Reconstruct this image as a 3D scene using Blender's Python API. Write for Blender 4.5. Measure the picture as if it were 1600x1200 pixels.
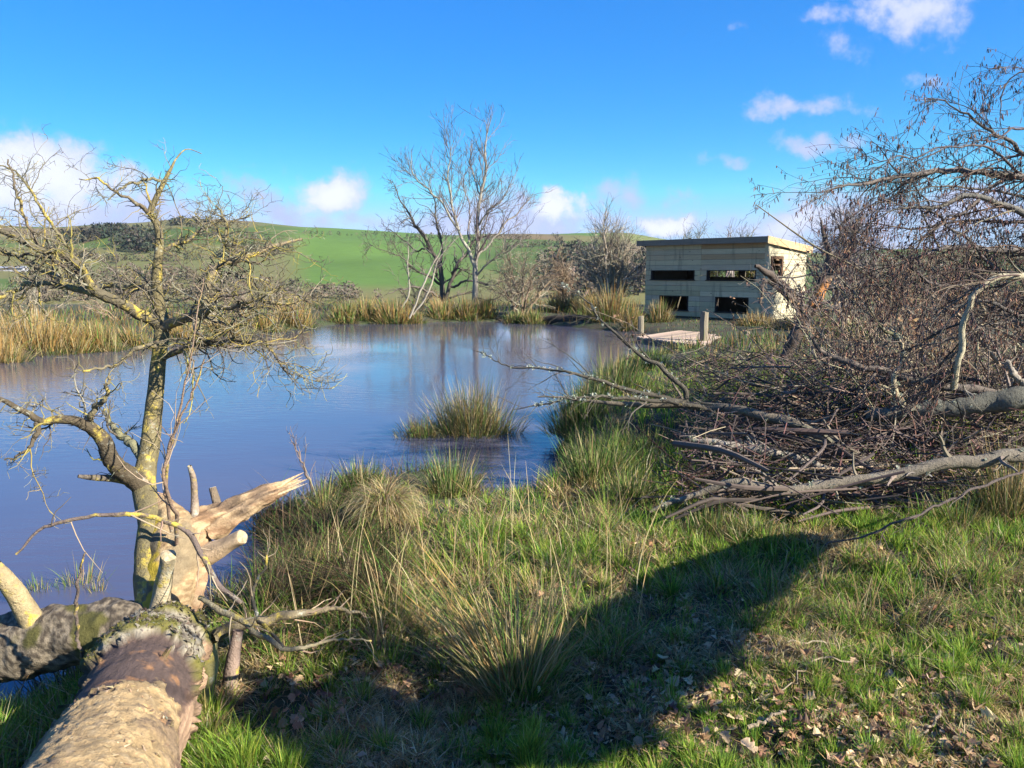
import bpy, math, random
import numpy as np
from mathutils import Vector, Matrix

sc = bpy.context.scene
for o in list(bpy.data.objects):
    bpy.data.objects.remove(o)

# ------------------------------------------------------------------ camera
CAM_Z = 2.0
F_PX = 1200.0                       # focal length in pixels of the 1600 px wide photograph
PITCH = math.atan(175.0 / F_PX)     # camera looks slightly down
cam = bpy.data.cameras.new('camera')
cam.sensor_width = 36.0
cam.lens = 36.0 * F_PX / 1600.0
cam.clip_start = 0.05
cam.clip_end = 20000
cam_o = bpy.data.objects.new('camera', cam)
sc.collection.objects.link(cam_o)
cam_o.location = (0, 0, CAM_Z)
cam_o.rotation_euler = (math.pi / 2 - PITCH, 0, 0)
sc.camera = cam_o
CP, SP = math.cos(PITCH), math.sin(PITCH)

def ray(u, v):
    x = (u - 800) / F_PX
    yv = (600 - v) / F_PX
    return np.array([x, CP + yv * SP, -SP + yv * CP])
def P(u, v, d):
    """point seen at (u, v) that stands d metres ahead"""
    r = ray(u, v)
    return np.array([0, 0, CAM_Z]) + r * (d / r[1])
def G(u, v, z=0.0):
    """point seen at (u, v) on the level z"""
    r = ray(u, v)
    return np.array([0, 0, CAM_Z]) + r * ((z - CAM_Z) / r[2])

# ------------------------------------------------------------------ world, sun, exposure
SUN_AZ = np.array([0.86, -0.51])
SUN_EL = math.radians(30)
HAZE = 0.00005
SUN = np.array([SUN_AZ[0] * math.cos(SUN_EL), SUN_AZ[1] * math.cos(SUN_EL), math.sin(SUN_EL)])
SKY_STRENGTH = 0.057
SKY_B = 2.95
w = bpy.data.worlds.new('World')
sc.world = w
w.use_nodes = True
wt = w.node_tree
wt.nodes.clear()

class NT:
    """little helper for node trees"""
    def __init__(s, tree):
        s.t = tree
    def n(s, typ, **kw):
        nd = s.t.nodes.new(typ)
        for k, v in kw.items():
            setattr(nd, k, v)
        return nd
    def put(s, sock, val):
        if hasattr(val, 'is_output') or isinstance(val, bpy.types.NodeSocket):
            s.t.links.new(val, sock)
        else:
            sock.default_value = val
    def math(s, op, a, b=None, c=None, clamp=False):
        nd = s.n('ShaderNodeMath', operation=op, use_clamp=clamp)
        for i, x in enumerate((a, b, c)):
            if x is not None:
                s.put(nd.inputs[i], x)
        return nd.outputs[0]
    def vm(s, op, a, b=None):
        nd = s.n('ShaderNodeVectorMath', operation=op)
        s.put(nd.inputs[0], a)
        if b is not None:
            s.put(nd.inputs[1], b)
        return nd.outputs['Value'] if op in ('LENGTH', 'DOT_PRODUCT') else nd.outputs[0]
    def mr(s, x, a, b, c=0.0, d=1.0, smooth=True):
        nd = s.n('ShaderNodeMapRange', interpolation_type='SMOOTHSTEP' if smooth else 'LINEAR')
        for i, q in enumerate((x, a, b, c, d)):
            s.put(nd.inputs[i], q)
        return nd.outputs[0]
    def noise(s, vec, scale, detail=4, rough=.5, out=0, dist=0.0):
        nd = s.n('ShaderNodeTexNoise')
        if vec is not None:
            s.put(nd.inputs['Vector'], vec)
        nd.inputs['Scale'].default_value = scale
        nd.inputs['Detail'].default_value = detail
        nd.inputs['Roughness'].default_value = rough
        nd.inputs['Distortion'].default_value = dist
        return nd.outputs[out]
    def mix(s, f, a, b, blend='MIX'):
        nd = s.n('ShaderNodeMix', data_type='RGBA', blend_type=blend)
        s.put(nd.inputs[0], f)
        for i, x in ((6, a), (7, b)):
            if isinstance(x, (tuple, list)) and len(x) == 3:
                x = (*x, 1)
            s.put(nd.inputs[i], x)
        return nd.outputs[2]

T = NT(wt)
sky = T.n('ShaderNodeTexSky', sky_type='NISHITA')
sky.sun_disc = False
sky.sun_elevation = SUN_EL
sky.sun_rotation = math.atan2(SUN_AZ[0], SUN_AZ[1])
sky.altitude = 200
sky.air_density = 1.0
sky.dust_density = 0.2
sky.ozone_density = 2.5
tc = T.n('ShaderNodeTexCoord')
dirv = tc.outputs['Generated']
sp = T.n('ShaderNodeSeparateXYZ'); T.put(sp.inputs[0], dirv)
yy = T.math('MAXIMUM', sp.outputs[1], 0.05)
cb = T.n('ShaderNodeCombineXYZ')
T.put(cb.inputs[0], T.math('DIVIDE', sp.outputs[0], yy))
T.put(cb.inputs[1], T.math('DIVIDE', sp.outputs[2], yy))
q0 = cb.outputs[0]
warp = T.vm('MULTIPLY', T.vm('SUBTRACT', T.noise(dirv, 9, 6, .6, out=1), (.5, .5, .5)), (.16, .09, 0))
q = T.vm('ADD', q0, warp)
fb = T.noise(q0, 15, 8, .62)
# (u, v, half width, half height, density, brightness): the clouds in the sky ahead
CLOUDS = [(30, 278, 200, 78, 1.0, .95), (150, 330, 190, 40, .8, .45), (505, 305, 85, 36, 1.0, .95), (430, 330, 120, 45, .55, .3),
          (600, 345, 120, 22, .55, .4), (868, 325, 52, 26, 1.0, 1.0), (900, 345, 130, 26, .6, .4), (1045, 353, 56, 20, 1.0, 1.0),
          (1060, 305, 45, 28, .5, .3), (1250, 166, 95, 24, .66, .5), (1278, 228, 75, 22, .52, .38), (1135, 246, 66, 16, .52, .4),
          (1430, 118, 46, 24, .54, .42), (1430, 8, 125, 52, .78, .7), (1320, 78, 45, 36, .42, .3), (1310, 22, 70, 24, .5, .6),
          (1250, 345, 140, 34, .8, .75), (1500, 330, 220, 40, .7, .6), (1165, 48, 25, 14, .4, .5), (390, 270, 50, 12, .3, .3), (720, 352, 90, 16, .5, .5)]
msum = None; bsum = None
for (u, v, hw, hh, den, br) in CLOUDS:
    r = ray(u, v)
    c = (r[0] / r[1], r[2] / r[1], 0)
    dd = T.vm('SUBTRACT', q, c)
    dd = T.vm('MULTIPLY', dd, (F_PX / hw * .82, F_PX / hh * .82, 0))
    m = T.mr(T.vm('LENGTH', dd), 1.35, 0.0, 0, den)
    b = T.math('MULTIPLY', m, br)
    msum = m if msum is None else T.math('MAXIMUM', msum, m)
    bsum = b if bsum is None else T.math('MAXIMUM', bsum, b)
# a low bank of cloud all round the horizon, and scattered cloud elsewhere in the sky
low = T.math('MULTIPLY', T.mr(sp.outputs[2], .17, .03, 0, 1), T.mr(T.noise(dirv, 5, 5), .36, .66, 0, .85))
behind = T.mr(sp.outputs[1], .25, -.15, 0, 1)
scat = T.math('MULTIPLY', T.mr(T.noise(dirv, 3.2, 6), .5, .72, 0, .8), behind)
msum = T.math('MAXIMUM', T.math('MAXIMUM', msum, low), scat)
bsum = T.math('MAXIMUM', bsum, T.math('MULTIPLY', T.math('MAXIMUM', low, scat), .5))
mask = T.math('ADD', msum, T.math('MULTIPLY', T.math('SUBTRACT', fb, .5), 1.7))
mask = T.math('MULTIPLY', T.mr(mask, .22, .72, 0, .97), T.mr(msum, 0.02, .3, 0, 1))
sep = T.n('ShaderNodeSeparateColor'); T.put(sep.inputs[0], sky.outputs[0])
SR, SG, SB = sep.outputs[0], sep.outputs[1], sep.outputs[2]
bb_ = T.math('MULTIPLY', T.math('POWER', SB, .5), SKY_B)
cmb = T.n('ShaderNodeCombineColor')
T.put(cmb.inputs[0], T.math('MULTIPLY', bb_, T.math('MINIMUM', T.math('POWER', T.math('DIVIDE', SR, SB), 3.0), .46)))
T.put(cmb.inputs[1], T.math('MULTIPLY', bb_, T.math('MINIMUM', T.math('POWER', T.math('DIVIDE', SG, SB), 2.15), .70)))
T.put(cmb.inputs[2], bb_)
skyc = cmb.outputs[0]
ccol = T.mix(T.mr(T.math('ADD', bsum, T.math('MULTIPLY', T.math('SUBTRACT', fb, .5), .8)), .2, .95), (3.6, 4.2, 6.4), (6.3, 6.5, 7.2))
skyc = T.mix(mask, skyc, ccol)
bg = T.n('ShaderNodeBackground')
T.put(bg.inputs[0], skyc)
bg.inputs[1].default_value = SKY_STRENGTH
wo = T.n('ShaderNodeOutputWorld')
wt.links.new(bg.outputs[0], wo.inputs[0])

sun = bpy.data.lights.new('sun', 'SUN')
sun.energy = 5.0
sun.angle = math.radians(0.55)
sun.color = (1.0, 0.93, 0.80)
sun_o = bpy.data.objects.new('sun', sun)
sc.collection.objects.link(sun_o)
sun_o.rotation_mode = 'QUATERNION'
sun_o.rotation_quaternion = Vector(SUN).to_track_quat('Z', 'Y')
sun_o.location = (20, -12, 20)

sc.view_settings.view_transform = 'Standard'
sc.view_settings.look = 'None'
sc.view_settings.exposure = 1.5
sc.view_settings.gamma = 1.0
sc.view_settings.use_curve_mapping = False
sc.render.engine = 'CYCLES'
sc.cycles.use_denoising = True
sc.cycles.max_bounces = 4
sc.cycles.diffuse_bounces = 2
sc.cycles.glossy_bounces = 2
sc.cycles.transmission_bounces = 2
sc.cycles.volume_bounces = 0
sc.cycles.use_adaptive_sampling = True
sc.cycles.adaptive_threshold = 0.02

# ------------------------------------------------------------------ numpy helpers
rng = np.random.default_rng(11)
def nz(a):
    return a / np.maximum(np.linalg.norm(a, axis=-1, keepdims=True), 1e-9)
def ss(x, a, b):
    t = np.clip((x - a) / (b - a), 0, 1)
    return t * t * (3 - 2 * t)
def _h(ix, iy, iz, seed):
    n = (ix * 374761393 + iy * 668265263 + iz * 2147483647 + seed * 974634721) & 0xffffffff
    n = ((n ^ (n >> 13)) * 1274126177) & 0xffffffff
    n = n ^ (n >> 16)
    return (n & 0xffff) / 65535.0
def vnoise(p, scale=1.0, seed=0, octaves=3):
    """value noise in 0..1 for points (N, 2 or 3)"""
    p = np.asarray(p, float)
    if p.shape[-1] == 2:
        p = np.concatenate([p, np.zeros(p.shape[:-1] + (1,))], -1)
    out = 0; amp = 1.0; tot = 0
    for o in range(octaves):
        x = p * scale * (2 ** o) + 17.3 * o
        i = np.floor(x).astype(np.int64)
        f = x - i
        f = f * f * (3 - 2 * f)
        a = 0
        for dx in (0, 1):
            for dy in (0, 1):
                for dz in (0, 1):
                    wgt = (f[..., 0] if dx else 1 - f[..., 0]) * (f[..., 1] if dy else 1 - f[..., 1]) * (f[..., 2] if dz else 1 - f[..., 2])
                    a = a + wgt * _h(i[..., 0] + dx, i[..., 1] + dy, i[..., 2] + dz, seed + o)
        out = out + a * amp
        tot += amp
        amp *= .5
    return out / tot
def lerp(a, b, t):
    return a + (b - a) * t
def cr(pts, n):
    """smooth resample of a list of points (any width) to n points"""
    p = np.asarray(pts, float)
    if len(p) == 2:
        return p[0] + (p[1] - p[0]) * np.linspace(0, 1, n)[:, None]
    d = np.concatenate([[0], np.cumsum(np.linalg.norm(np.diff(p[:, :3], axis=0), axis=1))])
    q = np.concatenate([[2 * p[0] - p[1]], p, [2 * p[-1] - p[-2]]])
    s = np.linspace(0, d[-1], n)
    k = np.clip(np.searchsorted(d, s, side='right') - 1, 0, len(p) - 2)
    t = ((s - d[k]) / np.maximum(d[k + 1] - d[k], 1e-9))[:, None]
    p0, p1, p2, p3 = q[k], q[k + 1], q[k + 2], q[k + 3]
    return .5 * (2 * p1 + (p2 - p0) * t + (2 * p0 - 5 * p1 + 4 * p2 - p3) * t ** 2 + (3 * p1 - p0 - 3 * p2 + p3) * t ** 3)

class Geo:
    """collects verts, quads / triangles and one colour per vertex"""
    def __init__(s):
        s.v = []; s.f4 = []; s.f3 = []; s.c = []; s.n = 0
    def add(s, v, f4=None, f3=None, col=(1, 1, 1)):
        v = np.asarray(v, float).reshape(-1, 3)
        col = np.broadcast_to(np.asarray(col, float), v.shape) if np.ndim(col) < 2 else np.asarray(col, float).reshape(-1, 3)
        s.v.append(v); s.c.append(col)
        if f4 is not None and len(f4): s.f4.append(np.asarray(f4).reshape(-1, 4) + s.n)
        if f3 is not None and len(f3): s.f3.append(np.asarray(f3).reshape(-1, 3) + s.n)
        s.n += len(v)
        return s
    def mesh(s, name, mat, smooth=False):
        v = np.concatenate(s.v); c = np.concatenate(s.c)
        f4 = np.concatenate(s.f4) if s.f4 else np.zeros((0, 4), int)
        f3 = np.concatenate(s.f3) if s.f3 else np.zeros((0, 3), int)
        me = bpy.data.meshes.new(name)
        me.vertices.add(len(v)); me.vertices.foreach_set('co', v.astype(np.float32).ravel())
        nl = f4.size + f3.size
        me.loops.add(nl); me.loops.foreach_set('vertex_index', np.concatenate([f4.ravel(), f3.ravel()]).astype(np.int32))
        nf = len(f4) + len(f3)
        me.polygons.add(nf)
        st = np.concatenate([np.arange(len(f4)) * 4, len(f4) * 4 + np.arange(len(f3)) * 3]).astype(np.int32)
        me.polygons.foreach_set('loop_start', st)
        me.polygons.foreach_set('use_smooth', np.full(nf, bool(smooth)))
        me.update(calc_edges=True)
        at = me.attributes.new('col', 'FLOAT_COLOR', 'POINT')
        at.data.foreach_set('color', np.concatenate([c, np.ones((len(c), 1))], 1).astype(np.float32).ravel())
        me.materials.append(mat)
        return me
    def obj(s, name, mat, parent=None, smooth=False, **tags):
        o = bpy.data.objects.new(name, s.mesh(name, mat, smooth))
        return link(o, parent, **tags)

def link(o, parent=None, label=None, cat=None, group=None, kind=None):
    sc.collection.objects.link(o)
    if parent is not None:
        o.parent = parent
        if parent.parent is None:
            o.matrix_parent_inverse = Matrix.Translation(-Vector(parent.location)) if tuple(parent.rotation_euler) == (0, 0, 0) else Matrix.Identity(4)
    tag(o, label, cat, group, kind)
    return o
def tag(o, label=None, cat=None, group=None, kind=None):
    if label: o['label'] = label
    if cat: o['category'] = cat
    if group: o['group'] = group
    if kind: o['kind'] = kind
    return o
def empty(name, loc, label, cat, group=None, rz=0.0):
    o = bpy.data.objects.new(name, None)
    o.location = Vector(loc)
    o.rotation_euler = (0, 0, rz)
    o.empty_display_size = .2
    return link(o, None, label, cat, group)

def tubes(g, Pn, R, sides, col, rnd=None, cap=False):
    """Pn (N,K,3), R (N,K), col (3) / (N,3) / (N,K,3)"""
    Pn = np.asarray(Pn, float); R = np.asarray(R, float)
    if Pn.ndim == 2: Pn = Pn[None]; R = R[None]
    N, K, _ = Pn.shape
    t = np.empty_like(Pn)
    t[:, 1:-1] = Pn[:, 2:] - Pn[:, :-2]; t[:, 0] = Pn[:, 1] - Pn[:, 0]; t[:, -1] = Pn[:, -1] - Pn[:, -2]
    t = nz(t)
    chord = nz(Pn[:, -1] - Pn[:, 0])
    ax = np.eye(3)[np.argmin(np.abs(chord), axis=1)]
    a = nz(np.cross(chord, ax))[:, None, :]
    b = nz(np.cross(t, np.broadcast_to(a, t.shape)))
    a = np.cross(b, t)
    ang = np.arange(sides) * 2 * math.pi / sides
    V = Pn[:, :, None, :] + R[:, :, None, None] * (np.cos(ang)[None, None, :, None] * a[:, :, None, :] + np.sin(ang)[None, None, :, None] * b[:, :, None, :])
    if rnd is not None:
        V = Pn[:, :, None, :] + (V - Pn[:, :, None, :]) * rnd(V)[..., None]
    idx = np.arange(N * K * sides).reshape(N, K, sides)
    A = idx[:, :-1]; B = idx[:, 1:]
    f = np.stack([A, np.roll(A, -1, 2), np.roll(B, -1, 2), B], -1).reshape(-1, 4)
    col = np.asarray(col, float)
    if col.ndim == 1: col = np.broadcast_to(col, (N, K, 3))
    elif col.ndim == 2: col = np.broadcast_to(col[:, None, :], (N, K, 3))
    C = np.broadcast_to(col[:, :, None, :], (N, K, sides, 3))
    g.add(V, f4=f, col=C.reshape(-1, 3))
    return g

def blades(g, base, length, width, head, lean, bend, K, c0, c1, tip=.12):
    """flat grass blades: base (N,3), the rest (N,)"""
    N = len(base)
    s = np.linspace(0, 1, K + 1)[None, :]
    th = lean[:, None] + bend[:, None] * s                  # angle from vertical
    dl = length[:, None] / K
    hx = np.cumsum(np.concatenate([np.zeros((N, 1)), np.sin(th[:, :-1]) * dl], 1), 1)
    hz = np.cumsum(np.concatenate([np.zeros((N, 1)), np.cos(th[:, :-1]) * dl], 1), 1)
    cx, sx = np.cos(head)[:, None], np.sin(head)[:, None]
    ctr = np.stack([base[:, :1] + hx * cx, base[:, 1:2] + hx * sx, base[:, 2:3] + hz], -1)
    tw = head + rng.uniform(-1.2, 1.2, N)
    wd = np.stack([-np.sin(tw), np.cos(tw), np.zeros(N)], -1)[:, None, :] * (width[:, None, None] * .5) * (1 - (1 - tip) * s ** 1.5)[..., None]
    V = np.stack([ctr - wd, ctr + wd], 2)
    idx = np.arange(N * (K + 1) * 2).reshape(N, K + 1, 2)
    f = np.stack([idx[:, :-2, 0], idx[:, :-2, 1], idx[:, 1:-1, 1], idx[:, 1:-1, 0]], -1)
    f3 = np.stack([idx[:, -2, 0], idx[:, -2, 1], idx[:, -1, 0]], -1)      # pointed tip
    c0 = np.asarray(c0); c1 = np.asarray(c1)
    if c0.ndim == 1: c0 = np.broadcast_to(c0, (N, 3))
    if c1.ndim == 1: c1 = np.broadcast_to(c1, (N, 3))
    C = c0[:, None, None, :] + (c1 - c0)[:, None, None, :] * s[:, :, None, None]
    g.add(V, f4=f.reshape(-1, 4), f3=f3, col=np.broadcast_to(C, V.shape).reshape(-1, 3))
    return g

def box(g, x0, x1, y0, y1, z0, z1, col=(1, 1, 1), jit=0.0):
    v = np.array([[x, y, z] for x in (x0, x1) for y in (y0, y1) for z in (z0, z1)], float)
    if jit: v += rng.uniform(-jit, jit, v.shape)
    f = [[0, 1, 3, 2], [4, 6, 7, 5], [0, 4, 5, 1], [2, 3, 7, 6], [0, 2, 6, 4], [1, 5, 7, 3]]
    g.add(v, f4=f, col=col)
    return g

def spawn(Pn, R, n, L, ang, K, curl=.15, up=0.0, rr=.6, tr=(.15, 1.0), rmin=.0012, taper=.3, grav=0.0, bias=None, rcap=9.):
    N, K1, _ = Pn.shape
    seg = np.linalg.norm(np.diff(Pn, axis=1), axis=2).sum(1)
    i = rng.choice(N, n, p=seg / seg.sum())
    t = tr[0] + (tr[1] - tr[0]) * rng.random(n)
    f = t * (K1 - 1)
    k = np.clip(f.astype(int), 0, K1 - 2); wv = (f - k)[:, None]
    p = Pn[i, k] * (1 - wv) + Pn[i, k + 1] * wv
    tan = nz(Pn[i, k + 1] - Pn[i, k])
    r = R[i, k] * (1 - wv[:, 0]) + R[i, k + 1] * wv[:, 0]
    pr = rng.normal(size=(n, 3)); pr -= (pr * tan).sum(1, keepdims=True) * tan; pr = nz(pr)
    a = rng.uniform(ang[0], ang[1], n)[:, None]
    d = np.cos(a) * tan + np.sin(a) * pr
    d[:, 2] += up
    if bias is not None: d = d + bias
    d = nz(d)
    ln = rng.uniform(L[0], L[1], n) * (1.15 - .5 * t)
    out = [p]
    for s in range(K):
        d = d + rng.normal(size=(n, 3)) * curl
        d[:, 2] += up * .5 - grav * (s + 1)
        d = nz(d)
        p = p + d * (ln / K)[:, None]
        out.append(p)
    r0 = np.maximum(np.minimum(r * rr, rcap) * rng.uniform(.7, 1.1, n), rmin)
    rad = r0[:, None] * np.linspace(1, taper, K + 1)[None, :]
    return np.stack(out, 1), np.maximum(rad, rmin * .6)

def limbs(lst, K, wob=0.0, rs=1.0):
    """lst: each a list of (u, v, d, r) -> stacked smooth polylines"""
    Ps, Rs = [], []
    for l in lst:
        q = np.array([[*P(a[0], a[1], a[2]), a[3]] for a in l])
        q = cr(q, K)
        if wob:
            nn = rng.normal(size=(K, 3)) * wob
            nn[1:-1] = (nn[:-2] + nn[1:-1] + nn[2:]) / 3
            nn[0] = 0
            q[:, :3] += nn
        Ps.append(q[:, :3]); Rs.append(np.maximum(q[:, 3] * rs, .001))
    return np.stack(Ps), np.stack(Rs)

def jit(c, n, a=.2):
    """n variations of a colour"""
    c = np.asarray(c, float)
    return np.clip(c * (1 + rng.normal(size=(n, 1)) * a) * (1 + rng.normal(size=(n, 3)) * a * .25), .004, .95)
def pick(cols, wts, n, a=.18):
    cols = np.asarray(cols, float)
    i = rng.choice(len(cols), n, p=np.asarray(wts) / np.sum(wts))
    return np.clip(cols[i] * (1 + rng.normal(size=(n, 1)) * a) * (1 + rng.normal(size=(n, 3)) * a * .25), .004, .95)

# ------------------------------------------------------------------ materials
def attr_mat(name, rough=.8, nscale=0, namp=.3, bump=0.0, bscale=60, transl=0.0, spec=.3, coord='Object', stretch=None):
    m = bpy.data.materials.new(name); m.use_nodes = True
    t = NT(m.node_tree)
    b = m.node_tree.nodes['Principled BSDF']
    at = t.n('ShaderNodeAttribute', attribute_name='col')
    col = at.outputs['Color']
    tcn = t.n('ShaderNodeTexCoord')
    vec = tcn.outputs[coord]
    if stretch:
        vec = t.vm('MULTIPLY', vec, stretch)
    if nscale:
        f = t.noise(vec, nscale, 5, .6)
        col = t.mix(1.0, col, t.mix(f, (1 - namp,) * 3, (1 + namp,) * 3), 'MULTIPLY')
    t.put(b.inputs['Base Color'], col)
    b.inputs['Roughness'].default_value = rough
    b.inputs['Specular IOR Level'].default_value = spec
    if bump:
        bn = t.n('ShaderNodeBump')
        bn.inputs['Strength'].default_value = bump
        bn.inputs['Distance'].default_value = .02
        t.put(bn.inputs['Height'], t.noise(vec, bscale, 6, .65))
        t.put(b.inputs['Normal'], bn.outputs[0])
    if transl:
        tr = t.n('ShaderNodeBsdfTranslucent')
        t.put(tr.inputs[0], col)
        mx = t.n('ShaderNodeMixShader'); mx.inputs[0].default_value = transl
        m.node_tree.links.new(b.outputs[0], mx.inputs[1])
        m.node_tree.links.new(tr.outputs[0], mx.inputs[2])
        m.node_tree.links.new(mx.outputs[0], m.node_tree.nodes['Material Output'].inputs[0])
    return m

M_GRASS = attr_mat('grass_blades', .7, transl=.35, spec=.12)
M_RUSH = attr_mat('rush_stems', .6, transl=.2, spec=.2)
M_TWIG = attr_mat('twig_bark', .85, nscale=30, namp=.25)
M_BARK = attr_mat('bark', .88, nscale=25, namp=.45, bump=.7, bscale=45)
M_LEAF = attr_mat('dry_leaf', .7, nscale=40, namp=.3, transl=.25)
M_CONE = attr_mat('catkin', .8)
def plank_mat():
    m = bpy.data.materials.new('sawn_plank'); m.use_nodes = True
    t = NT(m.node_tree); b = m.node_tree.nodes['Principled BSDF']
    at = t.n('ShaderNodeAttribute', attribute_name='col'); tcn = t.n('ShaderNodeTexCoord'); vec = tcn.outputs['Object']
    f = t.noise(t.vm('MULTIPLY', vec, (.7, .7, 16)), 2.6, 6, .65)
    col = t.mix(1.0, at.outputs['Color'], t.mix(f, (.62, .62, .6), (1.35, 1.35, 1.36)), 'MULTIPLY')
    st = t.mr(t.noise(t.vm('MULTIPLY', vec, (2.5, 2.5, .35)), 2.2, 5, .6), .52, .72, 0, .45)   # weather stains running down
    col = t.mix(st, col, (.10, .105, .075))
    vo = t.n('ShaderNodeTexVoronoi'); t.put(vo.inputs['Vector'], t.vm('MULTIPLY', vec, (2.2, 2.2, 5.5))); vo.inputs['Scale'].default_value = 1.0
    col = t.mix(t.mr(vo.outputs['Distance'], .11, .05, 0, .8), col, (.11, .065, .035))           # knots
    t.put(b.inputs['Base Color'], col); b.inputs['Roughness'].default_value = .8; b.inputs['Specular IOR Level'].default_value = .2
    return m
M_PLANK = plank_mat()
M_DECK = attr_mat('deck_plank', .7, nscale=5, namp=.25, bump=.2, bscale=9)
M_DARK = attr_mat('hide_lining', .9, nscale=4, namp=.3)
M_WOODLAND = attr_mat('far_foliage', .95)
M_POST = attr_mat('weathered_post', .85, nscale=12, namp=.4, bump=.5, bscale=20, stretch=(4, 4, .5))

# lichen bark of the fallen tree: grey bark, yellow lichen in its own patches
def lichen_mat(name='lichen_bark', y0=.66, y1=.82, grey=(.40, .41, .33)):
    m = bpy.data.materials.new(name); m.use_nodes = True
    t = NT(m.node_tree); b = m.node_tree.nodes['Principled BSDF']
    at = t.n('ShaderNodeAttribute', attribute_name='col')
    tcn = t.n('ShaderNodeTexCoord'); vec = tcn.outputs['Object']
    f1 = t.noise(vec, 38, 6, .65)
    col = t.mix(1.0, at.outputs['Color'], t.mix(f1, (.45, .45, .45), (1.5, 1.5, 1.5)), 'MULTIPLY')
    y = t.mr(t.math('ADD', t.noise(vec, 9, 5, .7), t.math('MULTIPLY', t.noise(vec, 60, 3), .3)), y0, y1)
    col = t.mix(y, col, t.mix(t.noise(vec, 90, 2), (.33, .24, .025), (.50, .40, .10)))
    gcov = t.mr(t.noise(t.vm('ADD', vec, (3, 1, 7)), 13, 6, .7), .58, .7)
    col = t.mix(t.math('MULTIPLY', gcov, .75), col, grey)
    t.put(b.inputs['Base Color'], col)
    b.inputs['Roughness'].default_value = .9
    b.inputs['Specular IOR Level'].default_value = .2
    bn = t.n('ShaderNodeBump'); bn.inputs['Strength'].default_value = .9; bn.inputs['Distance'].default_value = .012
    t.put(bn.inputs['Height'], t.math('ADD', f1, t.math('MULTIPLY', t.noise(vec, 140, 4), .5)))
    t.put(b.inputs['Normal'], bn.outputs[0])
    return m
M_LICHEN = lichen_mat()
M_DEADB = lichen_mat('dead_bough_bark', .80, .95, (.235, .245, .195))

def wood_mat():
    """bare, chipped or gnawed wood and the lichen crust of the big log: colour zones come with the mesh"""
    m = bpy.data.materials.new('log_surface'); m.use_nodes = True
    t = NT(m.node_tree); b = m.node_tree.nodes['Principled BSDF']
    at = t.n('ShaderNodeAttribute', attribute_name='col')
    tcn = t.n('ShaderNodeTexCoord'); vec = tcn.outputs['Object']
    st = t.vm('MULTIPLY', vec, (1.0, .45, 1.0))
    f1 = t.noise(st, 60, 6, .7)
    f2 = t.noise(vec, 140, 5, .7)
    col = t.mix(1.0, at.outputs['Color'], t.mix(f1, (.6, .58, .55), (1.35, 1.35, 1.35)), 'MULTIPLY')
    col = t.mix(1.0, col, t.mix(f2, (.7, .7, .7), (1.3, 1.3, 1.3)), 'MULTIPLY')
    t.put(b.inputs['Base Color'], col)
    b.inputs['Roughness'].default_value = .8
    b.inputs['Specular IOR Level'].default_value = .25
    bn = t.n('ShaderNodeBump'); bn.inputs['Strength'].default_value = .8; bn.inputs['Distance'].default_value = .012
    t.put(bn.inputs['Height'], t.math('ADD', f1, t.math('MULTIPLY', f2, .6)))
    t.put(b.inputs['Normal'], bn.outputs[0])
    return m
M_LOG = wood_mat()

def soil_mat():
    m = bpy.data.materials.new('turf_soil'); m.use_nodes = True
    t = NT(m.node_tree); b = m.node_tree.nodes['Principled BSDF']
    tcn = t.n('ShaderNodeTexCoord'); vec = tcn.outputs['Object']
    f = t.noise(vec, 2.2, 6, .6)
    g = t.noise(vec, 25, 5, .7)
    col = t.mix(t.mr(f, .38, .62), (.034, .026, .016), (.035, .055, .015))
    col = t.mix(t.mr(g, .5, .75), col, (.11, .085, .045))
    t.put(b.inputs['Base Color'], col)
    b.inputs['Roughness'].default_value = .95
    bn = t.n('ShaderNodeBump'); bn.inputs['Strength'].default_value = 1; bn.inputs['Distance'].default_value = .03
    t.put(bn.inputs['Height'], g)
    t.put(b.inputs['Normal'], bn.outputs[0])
    return m
M_SOIL = soil_mat()

def water_mat():
    m = bpy.data.materials.new('pond_water'); m.use_nodes = True
    t = NT(m.node_tree); b = m.node_tree.nodes['Principled BSDF']
    tcn = t.n('ShaderNodeTexCoord'); vec = tcn.outputs['Object']
    f = t.noise(vec, .35, 3)
    t.put(b.inputs['Base Color'], t.mix(f, (.046, .052, .094), (.112, .100, .120)))
    b.inputs['Roughness'].default_value = .06
    b.inputs['IOR'].default_value = 1.45
    bn = t.n('ShaderNodeBump'); bn.inputs['Strength'].default_value = .11; bn.inputs['Distance'].default_value = .05
    rv = t.vm('MULTIPLY', vec, (1.0, 2.6, 1.0))
    h = t.math('ADD', t.noise(rv, 3.2, 3), t.math('MULTIPLY', t.noise(rv, 11, 2), .35))
    calm = t.mr(t.noise(vec, .22, 3), .35, .6, .15, 1)
    t.put(bn.inputs['Height'], t.math('MULTIPLY', h, calm))
    t.put(b.inputs['Normal'], bn.outputs[0])
    return m
M_WATER = water_mat()

def hill_mat():
    m = bpy.data.materials.new('hill_pasture'); m.use_nodes = True
    t = NT(m.node_tree); b = m.node_tree.nodes['Principled BSDF']
    at = t.n('ShaderNodeAttribute', attribute_name='col')
    tcn = t.n('ShaderNodeTexCoord'); vec = tcn.outputs['Object']
    f = t.noise(vec, .012, 6, .6)
    g = t.noise(vec, .12, 5, .7)
    col = t.mix(1.0, at.outputs['Color'], t.mix(f, (.72, .74, .72), (1.25, 1.22, 1.2)), 'MULTIPLY')
    col = t.mix(1.0, col, t.mix(g, (.8, .8, .8), (1.2, 1.2, 1.2)), 'MULTIPLY')
    t.put(b.inputs['Base Color'], col)
    b.inputs['Roughness'].default_value = 1
    b.inputs['Specular IOR Level'].default_value = .1
    return m
M_HILL = hill_mat()

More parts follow.
